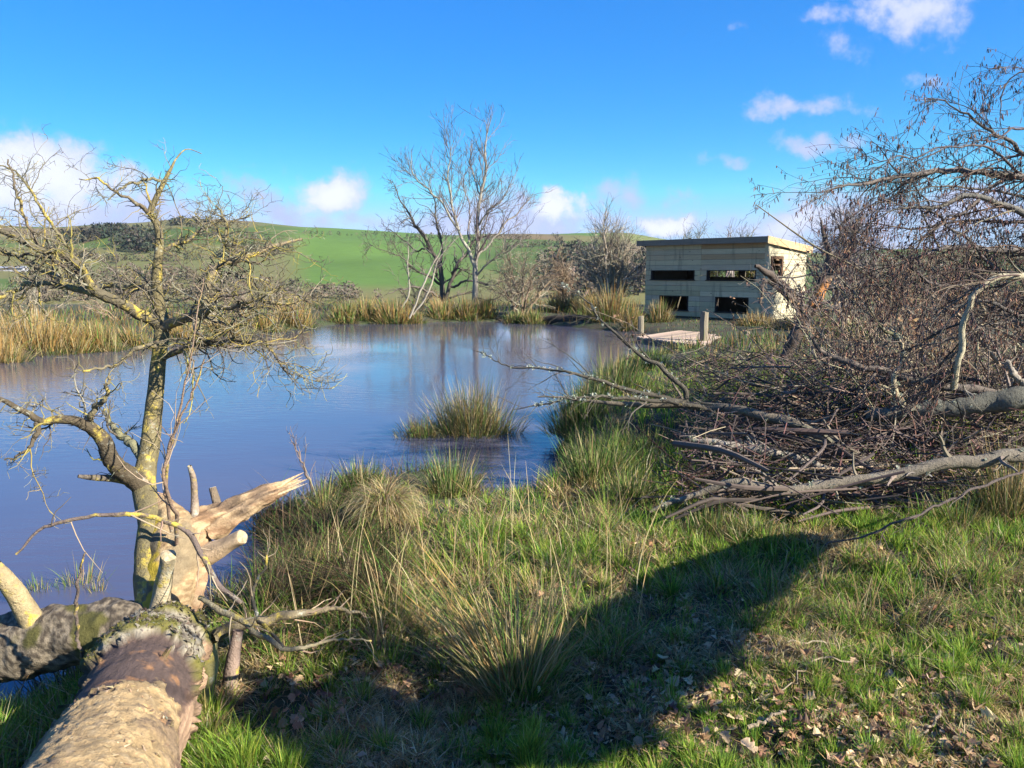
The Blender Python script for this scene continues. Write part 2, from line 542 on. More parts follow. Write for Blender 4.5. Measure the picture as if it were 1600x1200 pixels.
# ------------------------------------------------------------------ ground, pond, hill
SHORE_PX_NEAR = [(-60, 1118), (20, 1118), (80, 1085), (170, 1030), (330, 965), (400, 928), (435, 870), (410, 838), (450, 805), (520, 782), (600, 768),
                 (660, 758), (715, 760), (735, 792), (795, 802), (850, 788), (880, 750), (876, 712), (885, 655), (915, 612), (985, 570), (1075, 549)]
SHORE_PX_FAR = [(1085, 541), (1090, 532), (1000, 520), (985, 516), (950, 516), (900, 512), (840, 504), (790, 502), (700, 503), (600, 506), (520, 507), (490, 512),
                (400, 521), (300, 533), (180, 548), (90, 554), (0, 563), (-120, 572)]
shore = [(-9.0, 2.2)] + [tuple(G(u, v)[:2]) for u, v in SHORE_PX_NEAR] + [tuple(G(u, v)[:2]) for u, v in SHORE_PX_FAR] + [(-15.5, 12), (-13, 5)]
SH = np.array(shore)
def shore_sd(p):
    """signed distance to the pond's edge, positive on land"""
    p = np.asarray(p, float)
    out = np.empty(len(p))
    A = SH; B = np.roll(SH, -1, 0)
    for s in range(0, len(p), 40000):
        q = p[s:s + 40000, None, :]
        ab = (B - A)[None]
        t = np.clip(((q - A) * ab).sum(-1) / (ab ** 2).sum(-1), 0, 1)
        d = np.linalg.norm(q - (A + t[..., None] * ab), axis=-1).min(1)
        x, y = q[..., 0], q[..., 1]
        cond = ((A[:, 1] > y) != (B[:, 1] > y)) & (x < (B[:, 0] - A[:, 0]) * (y - A[:, 1]) / (B[:, 1] - A[:, 1] + 1e-12) + A[:, 0])
        inside = cond.sum(1) % 2 == 1
        out[s:s + 40000] = np.where(inside, -d, d)
    return out
POOL = G(1045, 752)[:2]
def ground_h(p):
    p = np.asarray(p, float)[:, :2]
    sd = shore_sd(p) + (vnoise(p, 2.2, 5, 2) - .5) * .25
    near = ss(p[:, 1], 22, 12)
    land = lerp(.26, .34, near) * (1 - np.exp(-np.maximum(sd, 0) / lerp(.5, .38, near)))
    land += .07 * (vnoise(p, 1.3, 2, 3) - .45) * ss(sd, 0, .5) + .16 * (vnoise(p, 3.4, 9, 3) - .5) * ss(sd, 0, .4) * near + .05 * (vnoise(p, 9, 29, 2) - .5) * ss(sd, 0, .4) * near
    mound = np.exp(-(((p[:, 0] - 3.9) / 2.2) ** 2 + ((p[:, 1] - 8.2) / 2.2) ** 2)) * .38
    land += mound * ss(sd, 0, .8)
    land -= .5 * np.exp(-((p - POOL) ** 2).sum(1) / .16)
    z = np.where(sd > 0, land, -.5 * (1 - np.exp(np.minimum(sd, 0) / .5)))
    far = np.maximum(p[:, 1] - 42, 0)
    z -= far ** 1.5 * .05
    return z
def gz(x, y):
    return float(ground_h(np.array([[x, y]]))[0])
def on_ground(p):
    p = np.array(p, float); p[:, 2] = ground_h(p); return p

def axis(segs):
    out = []
    for a, b, st in segs:
        out.append(np.arange(a, b, st))
    return np.unique(np.round(np.concatenate(out), 4))
gx = axis([(-60, -14, 2), (-14, -5, .35), (-5, 5, .07), (5, 14, .3), (14, 62, 2)])
gy = axis([(-12, 1, .6), (1, 9, .07), (9, 20, .22), (20, 42, .45), (42, 72, 2)])
XX, YY = np.meshgrid(gx, gy, indexing='xy')
pts = np.stack([XX.ravel(), YY.ravel()], 1)
zz = ground_h(pts)
idx = np.arange(len(pts)).reshape(len(gy), len(gx))
g = Geo().add(np.column_stack([pts, zz]), f4=np.stack([idx[:-1, :-1], idx[:-1, 1:], idx[1:, 1:], idx[1:, :-1]], -1).reshape(-1, 4))
g.obj('ground', M_SOIL, smooth=True, kind='structure', label='rough turf bank and ground around the pond')

gw = Geo()
gwx = np.linspace(-17, 9, 40); gwy = np.linspace(1.5, 34, 40)
XX, YY = np.meshgrid(gwx, gwy)
ix = np.arange(XX.size).reshape(XX.shape)
gw.add(np.column_stack([XX.ravel(), YY.ravel(), np.zeros(XX.size)]), f4=np.stack([ix[:-1, :-1], ix[:-1, 1:], ix[1:, 1:], ix[1:, :-1]], -1).reshape(-1, 4))
gw.obj('water', M_WATER, smooth=True, kind='structure', label='still blue pond water reflecting the sky')

SKYLINE = np.array([(-900, 372), (-400, 366), (0, 358), (90, 360), (150, 356), (230, 353), (300, 347), (400, 352), (480, 361), (560, 364), (700, 370), (800, 370), (900, 367),
                    (980, 368), (1080, 385), (1280, 398), (1400, 393), (1600, 388), (2000, 380), (2600, 372)], float)
Y_R = 1500.0
def hill_h(p):
    x, y = p[:, 0], np.maximum(p[:, 1], 1)
    u = 800 + F_PX * x / y / CP
    top = CAM_Z + (425 - np.interp(u, SKYLINE[:, 0], SKYLINE[:, 1])) / F_PX * Y_R
    base = -17.0
    t = np.clip((y - 330) / (Y_R - 330), 0, 1.6)
    prof = np.where(t < 1, 1 - (1 - np.minimum(t, 1)) ** 1.35, 1 - (t - 1) ** 2 * .8)
    z = base + (top - base) * prof
    z += (vnoise(p, 1 / 260., 3, 3) - .5) * 26 * ss(t, .02, .3) * ss(t, 1.02, .55)
    z = np.where(y < 330, base + (vnoise(p, 1 / 60., 4, 2) - .5) * 4, z)
    return z
hy = np.concatenate([np.linspace(60, 330, 14), np.linspace(345, 1650, 140), np.linspace(1700, 4000, 10)])
hu = np.linspace(-1.5, 1.5, 240)
YY, UU = np.meshgrid(hy, hu, indexing='ij')
XX = UU * YY
hp = np.stack([XX.ravel(), YY.ravel()], 1)
hz_ = hill_h(hp)
# pasture colours by field: bounds of the fields run across the slope
fx = hp[:, 0] + 90 * (vnoise(hp, 1 / 300., 8, 2) - .5); fy = hp[:, 1] + 160 * (vnoise(hp, 1 / 350., 12, 2) - .5)
cell = np.stack([np.floor(fx / 170 + .3 * np.floor(fy / 150)), np.floor(fy / 150)], 1)
rv = _h(cell[:, 0].astype(np.int64), cell[:, 1].astype(np.int64), np.zeros(len(cell), np.int64), 5)
u_ = 800 + F_PX * hp[:, 0] / hp[:, 1] / CP
GREEN = np.array([.082, .125, .036]); OLIVE = np.array([.135, .13, .055]); BROWN = np.array([.15, .115, .065])
hc = GREEN * (0.8 + .4 * rv[:, None])
hc = lerp(hc, OLIVE, ss(rv, .5, .7)[:, None]); hc = lerp(hc, BROWN, ss(rv, .86, .88)[:, None])
left_far = ss(u_, 230, 60) * ss(hp[:, 1], 850, 1050)
hc = lerp(hc, np.where((rv > .45)[:, None], BROWN * 1.1, GREEN), left_far[:, None])
mid = ss(u_, 440, 490) * ss(u_, 800, 700) * ss(hp[:, 1], 400, 460)
hc = lerp(hc, np.array([.090, .160, .036]) * (.85 + .25 * vnoise(hp, 1 / 120., 21, 3))[:, None], mid[:, None])
rt = ss(u_, 780, 860) * ss(hp[:, 1], 950, 1100)
hc = lerp(hc, np.where((vnoise(hp, 1 / 90., 31, 1) > .5)[:, None], np.array([.085, .15, .036]), np.array([.14, .165, .055])), rt[:, None])
ix = np.arange(len(hp)).reshape(YY.shape)
Geo().add(np.column_stack([hp, hz_]), f4=np.stack([ix[:-1, :-1], ix[:-1, 1:], ix[1:, 1:], ix[1:, :-1]], -1).reshape(-1, 4), col=hc).obj(
    'hill', M_HILL, smooth=True, kind='structure', label='green pasture hill beyond the valley')

def on_hill(u, v):
    """first hit of the view ray with the hill"""
    r = ray(u, v)
    ys = np.linspace(340, 1600, 1200)
    pp = np.array([0, 0, CAM_Z]) + r[None] * (ys / r[1])[:, None]
    hh = hill_h(pp)
    k = np.argmax(pp[:, 2] < hh)
    return np.array([pp[k, 0], pp[k, 1], hh[k]])

def far_trees(g, pts, h, cols, n=70):
    """rounded far tree crowns made of small leafy facets"""
    for p, hh in zip(pts, h):
        d = nz(rng.normal(size=(n, 3))); r = rng.uniform(.45, 1, n) ** .5
        c = p + np.array([0, 0, hh * .52]) + d * r[:, None] * np.array([hh * .48, hh * .48, hh * .55])
        s = hh * rng.uniform(.08, .2, n)[:, None]
        a = nz(rng.normal(size=(n, 3))) * s; b = nz(rng.normal(size=(n, 3))) * s
        v = np.stack([c - a, c + a, c + b], 1)
        col = cols[rng.integers(len(cols))] * rng.uniform(.7, 1.25)
        g.add(v, f3=np.arange(3 * n).reshape(-1, 3), col=np.repeat(jit(col, n, .2), 3, 0))
DKWOOD = np.array([[.022, .034, .022], [.030, .040, .026], [.045, .042, .032]])
BRWOOD = np.array([[.12, .095, .07], [.10, .08, .06], [.14, .115, .075], [.08, .075, .05]])
def area_wood(name, poly, n, hr, cols, label, cat='woodland', per=60):
    g = Geo()
    poly = np.array(poly, float)
    pts = []
    lo, hi = poly.min(0), poly.max(0)
    A = poly; B = np.roll(poly, -1, 0)
    while len(pts) < n:
        uv = rng.uniform(lo, hi)
        cond = ((A[:, 1] > uv[1]) != (B[:, 1] > uv[1])) & (uv[0] < (B[:, 0] - A[:, 0]) * (uv[1] - A[:, 1]) / (B[:, 1] - A[:, 1] + 1e-12) + A[:, 0])
        if cond.sum() % 2:
            pts.append(on_hill(*uv))
    far_trees(g, pts, rng.uniform(hr[0], hr[1], n), cols, per)
    g.obj(name, M_WOODLAND, kind='stuff', label=label, cat=cat)
area_wood('conifer_wood', [(85, 388), (120, 374), (160, 361), (200, 358), (190, 368), (140, 380)], 70, (8, 13), DKWOOD, 'dark conifer wood on the shoulder of the hill')
area_wood('hillside_copse', [(175, 392), (190, 376), (230, 374), (250, 386), (230, 398)], 36, (9, 14), DKWOOD, 'dark copse on the green slope behind the lichened tree')
area_wood('ridge_trees', [(262, 350), (330, 349), (330, 353), (262, 354)], 26, (8, 13), DKWOOD, 'line of dark trees on the skyline ridge')
area_wood('valley_wood', [(850, 402), (900, 388), (1010, 388), (1060, 420), (1030, 462), (880, 468), (840, 440)], 240, (7, 12), np.concatenate([DKWOOD, BRWOOD, BRWOOD]), 'dark bare wood on the slope beside the hide')
area_wood('valley_scrub', [(20, 440), (250, 420), (470, 452), (600, 466), (600, 476), (20, 472)], 220, (4, 8), BRWOOD, 'brown leafless scrub along the valley floor', 'scrub')
for nm, line, n, lab in (('field_hedge', [(480, 366), (640, 371), (830, 374)], 46, 'thin dark hedge along the hill skyline'),
                         ('field_hedge', [(100, 402), (250, 408), (440, 398)], 60, 'brown hedge crossing the lower green fields'),
                         ('field_hedge', [(790, 388), (880, 384), (960, 392)], 46, 'brown hedge under the brightest hilltop field'),
                         ('field_hedge', [(200, 400), (330, 372), (420, 378)], 46, 'hedge climbing the hill behind the lichened tree'),
                         ('field_hedge', [(300, 360), (370, 385), (455, 392)], 46, 'hedge slanting down the hill right of the lichened stem'),
                         ('field_hedge', [(20, 378), (90, 396), (180, 412)], 46, 'hedge between brown and green fields at the far left'),
                         ('field_hedge', [(865, 368), (880, 382)], 12, 'short hedge splitting two hilltop fields'),
                         ('field_hedge', [(1240, 402), (1420, 398), (1600, 394)], 60, 'dark hedge on the far ridge behind the alder')):
    q = cr([(a, b, 0) for a, b in line], n)
    g = Geo()
    far_trees(g, [on_hill(a[0] + rng.normal(0, 2), a[1] + rng.normal(0, .6)) for a in q], rng.uniform(2.5, 6.5, n), np.concatenate([DKWOOD, BRWOOD]), 50)
    g.obj(nm, M_WOODLAND, kind='stuff', label=lab, cat='hedge')
# the pale farm building low on the left slope
fp = on_hill(12, 424)
fe = empty('farm_shed', fp, 'long pale farm shed low on the distant slope', 'shed')
dkk = fp[1] / F_PX
L_, H_, D_ = 24 * dkk, 8 * dkk, 14 * dkk
g = Geo(); box(g, fp[0] - L_, fp[0] + L_, fp[1], fp[1] + D_, fp[2] - 3, fp[2] + H_ * .6, (.33, .33, .36)); g.obj('wall', M_DARK, fe)
g = Geo(); g.add([[fp[0] - L_ * 1.03, fp[1] - 1, fp[2] + H_ * .6], [fp[0] + L_ * 1.03, fp[1] - 1, fp[2] + H_ * .6], [fp[0] + L_ * 1.03, fp[1] + D_ / 2, fp[2] + H_], [fp[0] - L_ * 1.03, fp[1] + D_ / 2, fp[2] + H_],
                  [fp[0] - L_ * 1.03, fp[1] + D_ + 1, fp[2] + H_ * .6], [fp[0] + L_ * 1.03, fp[1] + D_ + 1, fp[2] + H_ * .6]], f4=[[0, 1, 2, 3], [3, 2, 5, 4]], f3=[[0, 3, 4], [1, 5, 2]], col=(.22, .23, .26)); g.obj('roof', M_DARK, fe)

# ------------------------------------------------------------------ bird hide
HZ = .30
CN = G(1195, 500, HZ); CL = G(1008, 491, HZ)
av = (CL - CN)[:2]; HW = float(np.linalg.norm(av)); av = av / HW
bv = np.array([av[1], -av[0]])          # away from the pond
HD = 4.2
hide = empty('bird_hide', (CN[0], CN[1], HZ), 'two-storey-windowed timber bird hide with flat roof beside the pond', 'bird hide', rz=math.atan2(bv[1], bv[0]))
def local(pt):
    d = pt[:2] - CN[:2]
    return float(d @ bv), float(d @ av), float(pt[2] - HZ)
def front(u, v):
    """(along the front, height) of the front wall's point seen at (u, v)"""
    r = ray(u, v); o_ = np.array([0, 0, CAM_Z])
    t = ((CN[:2] - o_[:2]) @ bv) / (r[:2] @ bv)
    l = local(o_ + r * t); return l[1], l[2]
def side(u, v):
    r = ray(u, v); o_ = np.array([0, 0, CAM_Z])
    t = ((CN[:2] - o_[:2]) @ av) / (r[:2] @ av)
    l = local(o_ + r * t); return l[0], l[2]
HH = front(1193, 378)[1]                # wall top
HD = side(1257, 440)[0]
NR = 14
RH = HH / NR
def snap(z): return round(z / RH) * RH
def yz(u0, v0, u1, v1):
    a = front(u0, (v0 + v1) / 2)[0]; b = front(u1, (v0 + v1) / 2)[0]
    zt = front((u0 + u1) / 2, v0)[1]; zb = front((u0 + u1) / 2, v1)[1]
    return min(a, b), max(a, b), snap(zb), snap(zt)
WINS = [yz(1018, 420, 1086, 438), yz(1105, 419, 1182, 438), yz(1031, 465, 1076, 485), yz(1118, 466, 1170, 486)]
SEAM = front(1095, 440)[0]
P_SHADE_LIFT = np.array([.52, .42, .255]); P_TAN = np.array([.46, .30, .155]); P_PALE = np.array([.43, .385, .265])  # front planks' colour lightened and warmed to make up for the blue shade
def hchild(name, g, mat, parent=None):
    o = bpy.data.objects.new(name, g.mesh(name, mat)); sc.collection.objects.link(o); o.parent = parent or hide
    return o
fw = Geo(); box(fw, -.002, .03, .02, HW - .02, -.1, .12, (.05, .04, .03))
fwall = hchild('front_wall', fw, M_DARK)
for r_ in range(NR):
    z0, z1 = r_ * RH, (r_ + 1) * RH - .010
    zc = (z0 + z1) / 2
    for (a, b) in ((0.0, SEAM - .004), (SEAM + .004, HW)):
        cuts = sorted([(max(w0, a), min(w1, b)) for (w0, w1, zb, zt) in WINS if zb < zc < zt and w1 > a and w0 < b])
        x = a; spans = []
        for c0, c1 in cuts:
            spans.append((x, c0)); x = c1
        spans.append((x, b))
        tone = P_SHADE_LIFT * rng.uniform(.84, 1.13) * np.array([1, rng.uniform(.96, 1.03), rng.uniform(.88, 1.1)])
        if a > 0.1 and False: pass
        if a < .1 and r_ in (NR - 1, NR - 3): tone = P_TAN * rng.uniform(.85, 1)
        if a > .1 and r_ == NR - 3: tone = lerp(P_SHADE_LIFT, P_TAN, .35)
        for s0, s1 in spans:
            if s1 - s0 > .03:
                gp = Geo(); pr_ = rng.uniform(0, .006)
                box(gp, -.03 - pr_, -.004, s0, s1, z0, z1, tone)
                hchild('plank', gp, M_PLANK, fwall)
# window reveals
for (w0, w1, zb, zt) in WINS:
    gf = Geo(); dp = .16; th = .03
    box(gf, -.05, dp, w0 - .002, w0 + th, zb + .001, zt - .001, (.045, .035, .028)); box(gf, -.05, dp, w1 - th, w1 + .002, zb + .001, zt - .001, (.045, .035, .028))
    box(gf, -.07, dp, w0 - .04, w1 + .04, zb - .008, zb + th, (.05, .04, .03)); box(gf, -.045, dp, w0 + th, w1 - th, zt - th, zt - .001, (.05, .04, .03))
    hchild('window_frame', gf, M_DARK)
# side wall: narrow window
sw0 = side(1205, 420)[0]; sw1 = side(1219, 420)[0]; szb = snap(side(1212, 434)[1]); szt = snap(side(1212, 404)[1])
DROP = .30                              # the roof falls to the back
swl = Geo(); box(swl, .04, HD - .02, .004, .03, -.1, .12, (.08, .06, .045))
swall = hchild('side_wall', swl, M_DARK)
for r_ in range(NR):
    z0, z1 = r_ * RH, (r_ + 1) * RH - .010
    zc = (z0 + z1) / 2
    spans = [(0.0, sw0), (sw1, HD)] if szb < zc < szt else [(0.0, HD)]
    for s0, s1 in spans:
        gp = Geo(); pr_ = rng.uniform(0, .006)
        zt1 = min(z1, HH - DROP * s1 / HD); zt0 = min(z1, HH - DROP * s0 / HD)
        if zt0 <= z0 + .01: continue
        zt1 = max(zt1, z0 + .005)
        v = np.array([[s0, -.03 - pr_, z0], [s1, -.03 - pr_, z0], [s1, -.03 - pr_, zt1], [s0, -.03 - pr_, zt0], [s0, -.004, z0], [s1, -.004, z0], [s1, -.004, zt1], [s0, -.004, zt0]])
        gp.add(v, f4=[[0, 1, 2, 3], [5, 4, 7, 6], [3, 2, 6, 7], [0, 4, 5, 1], [1, 5, 6, 2], [0, 3, 7, 4]], col=P_PALE * rng.uniform(.92, 1.1))
        hchild('plank', gp, M_PLANK, swall)
gf = Geo()
for (a, b, c, d_) in ((sw0 - .12, sw0, szb - .1, szt + .1), (sw1, sw1 + .12, szb - .1, szt + .1), (sw0, sw1, szt, szt + .1), (sw0, sw1, szb - .1, szb)):
    box(gf, a, b, -.06, .1, c, d_, (.10, .055, .03))
box(gf, sw0, sw1, -.02, .02, (szb * .35 + szt * .65) - .03, (szb * .35 + szt * .65) + .03, (.10, .055, .03))
hchild('window_frame', gf, M_DARK)
gc = Geo(); box(gc, -.045, .09, -.045, .0, 0, HH, P_PALE * .95); box(gc, -.045, -.006, 0.0, .09, 0, HH, P_SHADE_LIFT * .9); hchild('corner_board', gc, M_PLANK)
# shell behind: back and far walls with openings, floor
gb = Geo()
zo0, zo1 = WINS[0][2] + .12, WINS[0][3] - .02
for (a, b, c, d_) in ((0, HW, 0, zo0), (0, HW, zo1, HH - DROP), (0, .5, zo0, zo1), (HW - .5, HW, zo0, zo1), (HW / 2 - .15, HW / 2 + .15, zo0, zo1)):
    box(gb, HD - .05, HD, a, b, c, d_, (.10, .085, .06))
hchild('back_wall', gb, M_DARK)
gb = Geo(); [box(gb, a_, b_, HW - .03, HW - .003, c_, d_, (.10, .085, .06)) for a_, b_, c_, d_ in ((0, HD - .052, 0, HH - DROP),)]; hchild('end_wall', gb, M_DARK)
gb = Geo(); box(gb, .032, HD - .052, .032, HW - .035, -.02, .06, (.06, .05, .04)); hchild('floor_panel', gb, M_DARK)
gr = Geo()
OV = .28; OS = .12
rv_ = np.array([[-OV, -OS, HH], [HD + .25, -OS, HH - DROP], [HD + .25, HW + OV, HH - DROP], [-OV, HW + OV, HH]])
gr.add(np.concatenate([rv_, rv_ + [0, 0, .16]]), f4=[[3, 2, 1, 0], [4, 5, 6, 7], [0, 1, 5, 4], [1, 2, 6, 5], [2, 3, 7, 6], [3, 0, 4, 7]], col=(.10, .10, .105))
roof = hchild('roof', gr, M_DARK)
gq = Geo(); box(gq, -OV - .03, -OV - .002, -OS, HW + OV, HH - .03, HH + .185, np.array([.20, .165, .12])); hchild('fascia_board', gq, M_PLANK, roof)
gq = Geo(); v = np.array([[-OV - .03, -OS - .03, HH - .06], [HD + .25, -OS - .03, HH - DROP - .06], [HD + .25, -OS - .03, HH - DROP + .2], [-OV - .03, -OS - .03, HH + .2]])
gq.add(np.concatenate([v, v + [0, .028, 0]]), f4=[[0, 1, 2, 3], [5, 4, 7, 6], [3, 2, 6, 7], [0, 4, 5, 1], [1, 5, 6, 2], [0, 3, 7, 4]], col=np.array([.46, .33, .18])); hchild('fascia_board', gq, M_PLANK, roof)  # side fascia paler than the front one, sunlight put into its colour

# ------------------------------------------------------------------ deck and posts
DZ = .17
dA, dB, dC, dD = G(994, 526, DZ), G(1091, 539, DZ), G(1178, 530, DZ), G(1066, 515, DZ)
dk = empty('pond_deck', (*((dA + dC) / 2)[:2], 0.0), 'low weathered timber deck at the pond edge in front of the hide', 'deck')
ND = 15
for i in range(ND):
    t0, t1 = i / ND, (i + .82) / ND
    q4 = [lerp(dB, dA, t0), lerp(dC, dD, t0), lerp(dC, dD, t1), lerp(dB, dA, t1)]
    top = np.array(q4) + rng.normal(0, .004, (4, 1)) * [0, 0, 1]
    gp = Geo().add(np.concatenate([top, top - [0, 0, .04]]), f4=[[0, 1, 2, 3], [7, 6, 5, 4], [0, 4, 5, 1], [1, 5, 6, 2], [2, 6, 7, 3], [3, 7, 4, 0]], col=jit([.36, .275, .20], 1, .14)[0])
    o = gp.obj('plank', M_DECK, dk)
for a, b in ((dA, dB), (dB, dC)):
    n_ = nz(np.array([(b - a)[1], -(b - a)[0], 0]))
    a2, b2 = a + [0, 0, -.045], b + [0, 0, -.045]
    v = np.array([a2 + n_ * .01, b2 + n_ * .01, b2 + n_ * .01 - [0, 0, .22], a2 + n_ * .01 - [0, 0, .22]])
    Geo().add(np.concatenate([v, v - n_ * .05]), f4=[[0, 1, 2, 3], [5, 4, 7, 6], [0, 4, 5, 1], [3, 2, 6, 7], [1, 5, 6, 2], [0, 3, 7, 4]], col=(.16, .10, .07)).obj('joist', M_DECK, dk)
for (u, vb, vt, wpx, lab) in ((1099, 541, 487, 13, 'stout grey timber post standing at the deck corner'), (1001, 527, 494, 9, 'short split timber post at the waterside end of the deck'),
                              (1166, 536, 517, 10, 'dark squat post among grass beyond the deck')):
    b = G(u, vb, 0.02); d = b[1]; h = P(u, vt, d)[2]; r = wpx / F_PX * d / 2
    zc = np.array([-.4, h * .3, h * .7, h - .01, h, h + .004])
    Pn = np.column_stack([np.full(6, b[0]) + rng.normal(0, .006, 6), np.full(6, b[1]), zc])
    g = Geo(); tubes(g, Pn, np.array([r, r * 1.02, r * .97, r * .95, r * .8, .002]), 9, jit([.19, .165, .115], 1, .1)[0], rnd=lambda V: 1 + .5 * (vnoise(V * [1, 1, .15], 14, 4, 2) - .5))
    g.obj('wooden_post', M_POST, label=lab, cat='post')

# ------------------------------------------------------------------ rushes
C_GREEN = np.array([.105, .205, .035]); C_DGREEN = np.array([.040, .095, .026]); C_STRAW = np.array([.36, .265, .115]); C_GOLD = np.array([.34, .20, .06]); C_PALE = np.array([.42, .35, .20]); C_BLUEG = np.array([.075, .14, .06])
def rush_clump(name, base, rad, h, n, mix_, label, group=None, lean=(.0, .55), width=.006, thick=False, ell=(1, 1), dirbias=None, K=4, dead_tip=.35, cat='rushes', stuff_low=True):
    """a tussock: stems fanning from a base; mix_ = weights for green, dark green, straw, gold, pale"""
    g = Geo()
    a = rng.uniform(0, 2 * math.pi, n); rr = np.sqrt(rng.random(n))
    x = base[0] + np.cos(a) * rr * rad * ell[0]; y = base[1] + np.sin(a) * rr * rad * ell[1]
    nc = 5 + int(n / 90); ci = rng.integers(0, nc, n)
    ca = rng.uniform(0, 2 * math.pi, nc); cr_ = np.sqrt(rng.random(nc)) * .8
    x = lerp(x, base[0] + (np.cos(ca) * cr_ * rad * ell[0])[ci], .5); y = lerp(y, base[1] + (np.sin(ca) * cr_ * rad * ell[1])[ci], .5)
    a = np.arctan2(y - base[1], x - base[0]); rr = np.clip(np.hypot((x - base[0]) / ell[0], (y - base[1]) / ell[1]) / rad, 0, 1)
    z = np.maximum(ground_h(np.stack([x, y], 1)), base[2]) - .03
    head = a + rng.normal(0, .5, n) + rng.normal(0, .5, nc)[ci]
    ln = lean[0] + (lean[1] - lean[0]) * (rr * rng.uniform(.3, 1.1, n))
    if dirbias is not None:
        head = np.where(rng.random(n) < dirbias[1], dirbias[0] + rng.normal(0, .45, n), head)
    L = h * rng.uniform(.28, 1.12, n) * (1 - .2 * rr) * rng.uniform(.62, 1.1, nc)[ci]
    ln = ln + rng.normal(.05, .12, nc)[ci]
    bend = rng.normal(.15, .22, n) + (rng.random(n) < .12) * rng.uniform(.4, 1.6, n)
    c = pick([C_GREEN, C_DGREEN, C_STRAW, C_GOLD, C_PALE], mix_, n) * rng.uniform(.8, 1.2, nc)[ci][:, None]
    c1 = lerp(c, C_STRAW * rng.uniform(.7, 1.1, (n, 1)), (rng.random((n, 1)) < .8) * dead_tip * rng.random((n, 1)) * 1.6)
    W = width * rng.uniform(.7, 1.3, n)
    blades(g, np.stack([x, y, z], 1), L, W, head, np.maximum(ln, 0), bend, K, c * .75, np.clip(c1, 0, .9), tip=.2)
    if stuff_low:                                  # dead thatch at the foot
        m = n // 2
        a = rng.uniform(0, 2 * math.pi, m); rr = np.sqrt(rng.random(m)) * 1.1
        x = base[0] + np.cos(a) * rr * rad * ell[0]; y = base[1] + np.sin(a) * rr * rad * ell[1]
        z = np.maximum(ground_h(np.stack([x, y], 1)), base[2]) - .02
        blades(g, np.stack([x, y, z], 1), h * rng.uniform(.2, .5, m), W[:m] * 1.1, a + rng.normal(0, .6, m), rng.uniform(.3, 1.2, m), rng.uniform(.2, .9, m), 3,
               pick([C_STRAW, C_DGREEN, C_GREEN], [2, 1, 1.5], m) * .6, pick([C_STRAW, C_GREEN, C_PALE], [2, 1, 1], m) * .8)
    return g.obj(name, M_RUSH, label=label, cat=cat, group=group)

FAR_MIX = (1.2, .5, 2.2, 2.4, 1.0)
far_list = [  # u, v of the foot, height px, half width px, mix, label
    (30, 556, 70, 75, (.5, .2, 3, 3, 2), 'broad straw-gold rush tussock at the left edge of the pond'),
    (95, 552, 50, 45, (.8, .3, 2, 3, 1), 'rusty rush tussock right of the broad straw-gold one'),
    (-40, 568, 72, 60, (.5, .2, 3, 3, 2), 'straw rush tussock cut by the left picture edge'),
    (150, 549, 45, 35, (1.5, .8, 2, 2, 1), 'low mixed rush tussock behind the lichened left limb'),
    (205, 543, 36, 30, (1.5, .8, 2, 2, 1), 'low rush tussock just left of the lichened stem'),
    (280, 533, 36, 40, (1, .5, 2, 2.5, 1), 'brown rush tussock just right of the lichened stem'),
    (345, 526, 34, 40, (1, .5, 2, 2.5, 1), 'brown rush tussock behind the lichened tree crown'),
    (405, 519, 36, 38, (1, .5, 2, 2.5, 1), 'straw rush tussock under the outer lichened twigs'),
    (455, 514, 44, 34, (1, .4, 2.4, 2.5, 1), 'gold rush tussock at the tip of the near tree crown'),
    (533, 506, 36, 24, (3.2, .8, 1.2, 1.4, .6), 'green and straw rush tussock, first on the open far bank'),
    (570, 505, 38, 22, (2, .6, 1.6, 2, .8), 'mixed rush tussock, second on the open far bank'),
    (612, 506, 44, 32, (1.2, .5, 2, 3, 1), 'tall golden rush tussock at the foot of the leaning poles'),
    (648, 505, 26, 16, (2.2, .6, 2, 2, 1), 'short rush tussock beside the leaning pale poles'),
    (690, 502, 36, 28, (1.4, .5, 2, 2.6, 1), 'gold rush tussock under the dark thorn tree'),
    (728, 502, 34, 26, (1.4, .5, 2, 2.6, 1), 'gold rush tussock just left of the ash trunk'),
    (757, 501, 36, 16, (2.6, .6, 1.4, 1.8, 1), 'upright green-tipped rush tussock just right of the ash trunk'),
    (806, 505, 24, 18, (3.6, .8, 1.2, .8, .6), 'short bright green rush tussock below the brown shrub'),
    (833, 506, 28, 18, (2.6, .8, 1.6, 1, .8), 'green rush tussock next to the dark undercut bank'),
    (880, 498, 40, 36, (.5, .5, 2.2, 3.2, 1), 'rusty rush tussock above the dark undercut bank'),
    (925, 502, 38, 26, (1, .6, 2, 2.6, 1), 'brown rush tussock left of the rounded willow'),
    (962, 512, 66, 34, (1, .5, 2, 3.2, 1), 'tall gold rush tussock below the willow left of the hide'),
    (985, 517, 48, 16, (1.6, .6, 2, 2.4, 1), 'gold rush tussock beside the short deck post'),
    (1033, 513, 38, 20, (1.4, .6, 2.4, 1.6, 2), 'pale straw rush tussock in front of the lower hide window'),
    (1192, 522, 26, 40, (1, .5, 3, 2.4, 2), 'dry straw tussock at the near corner of the hide'),
    (1232, 528, 26, 30, (1, .5, 3, 2, 2), 'dry straw tussock below the snapped limb'),
]
for (u, v, hp_, hwp, mx, lab) in far_list:
    b = G(u, v, .02); d = b[1]
    b[1] += hwp / F_PX * d * .6; b[2] = .0
    rush_clump('rush_tussock', b, hwp / F_PX * d, hp_ / F_PX * d * 1.12, int(300 + hwp * 10), mx, lab, 'rush tussocks on the far bank', width=.018 * d / 25 + .002, lean=(0, .6), ell=(1, .6))
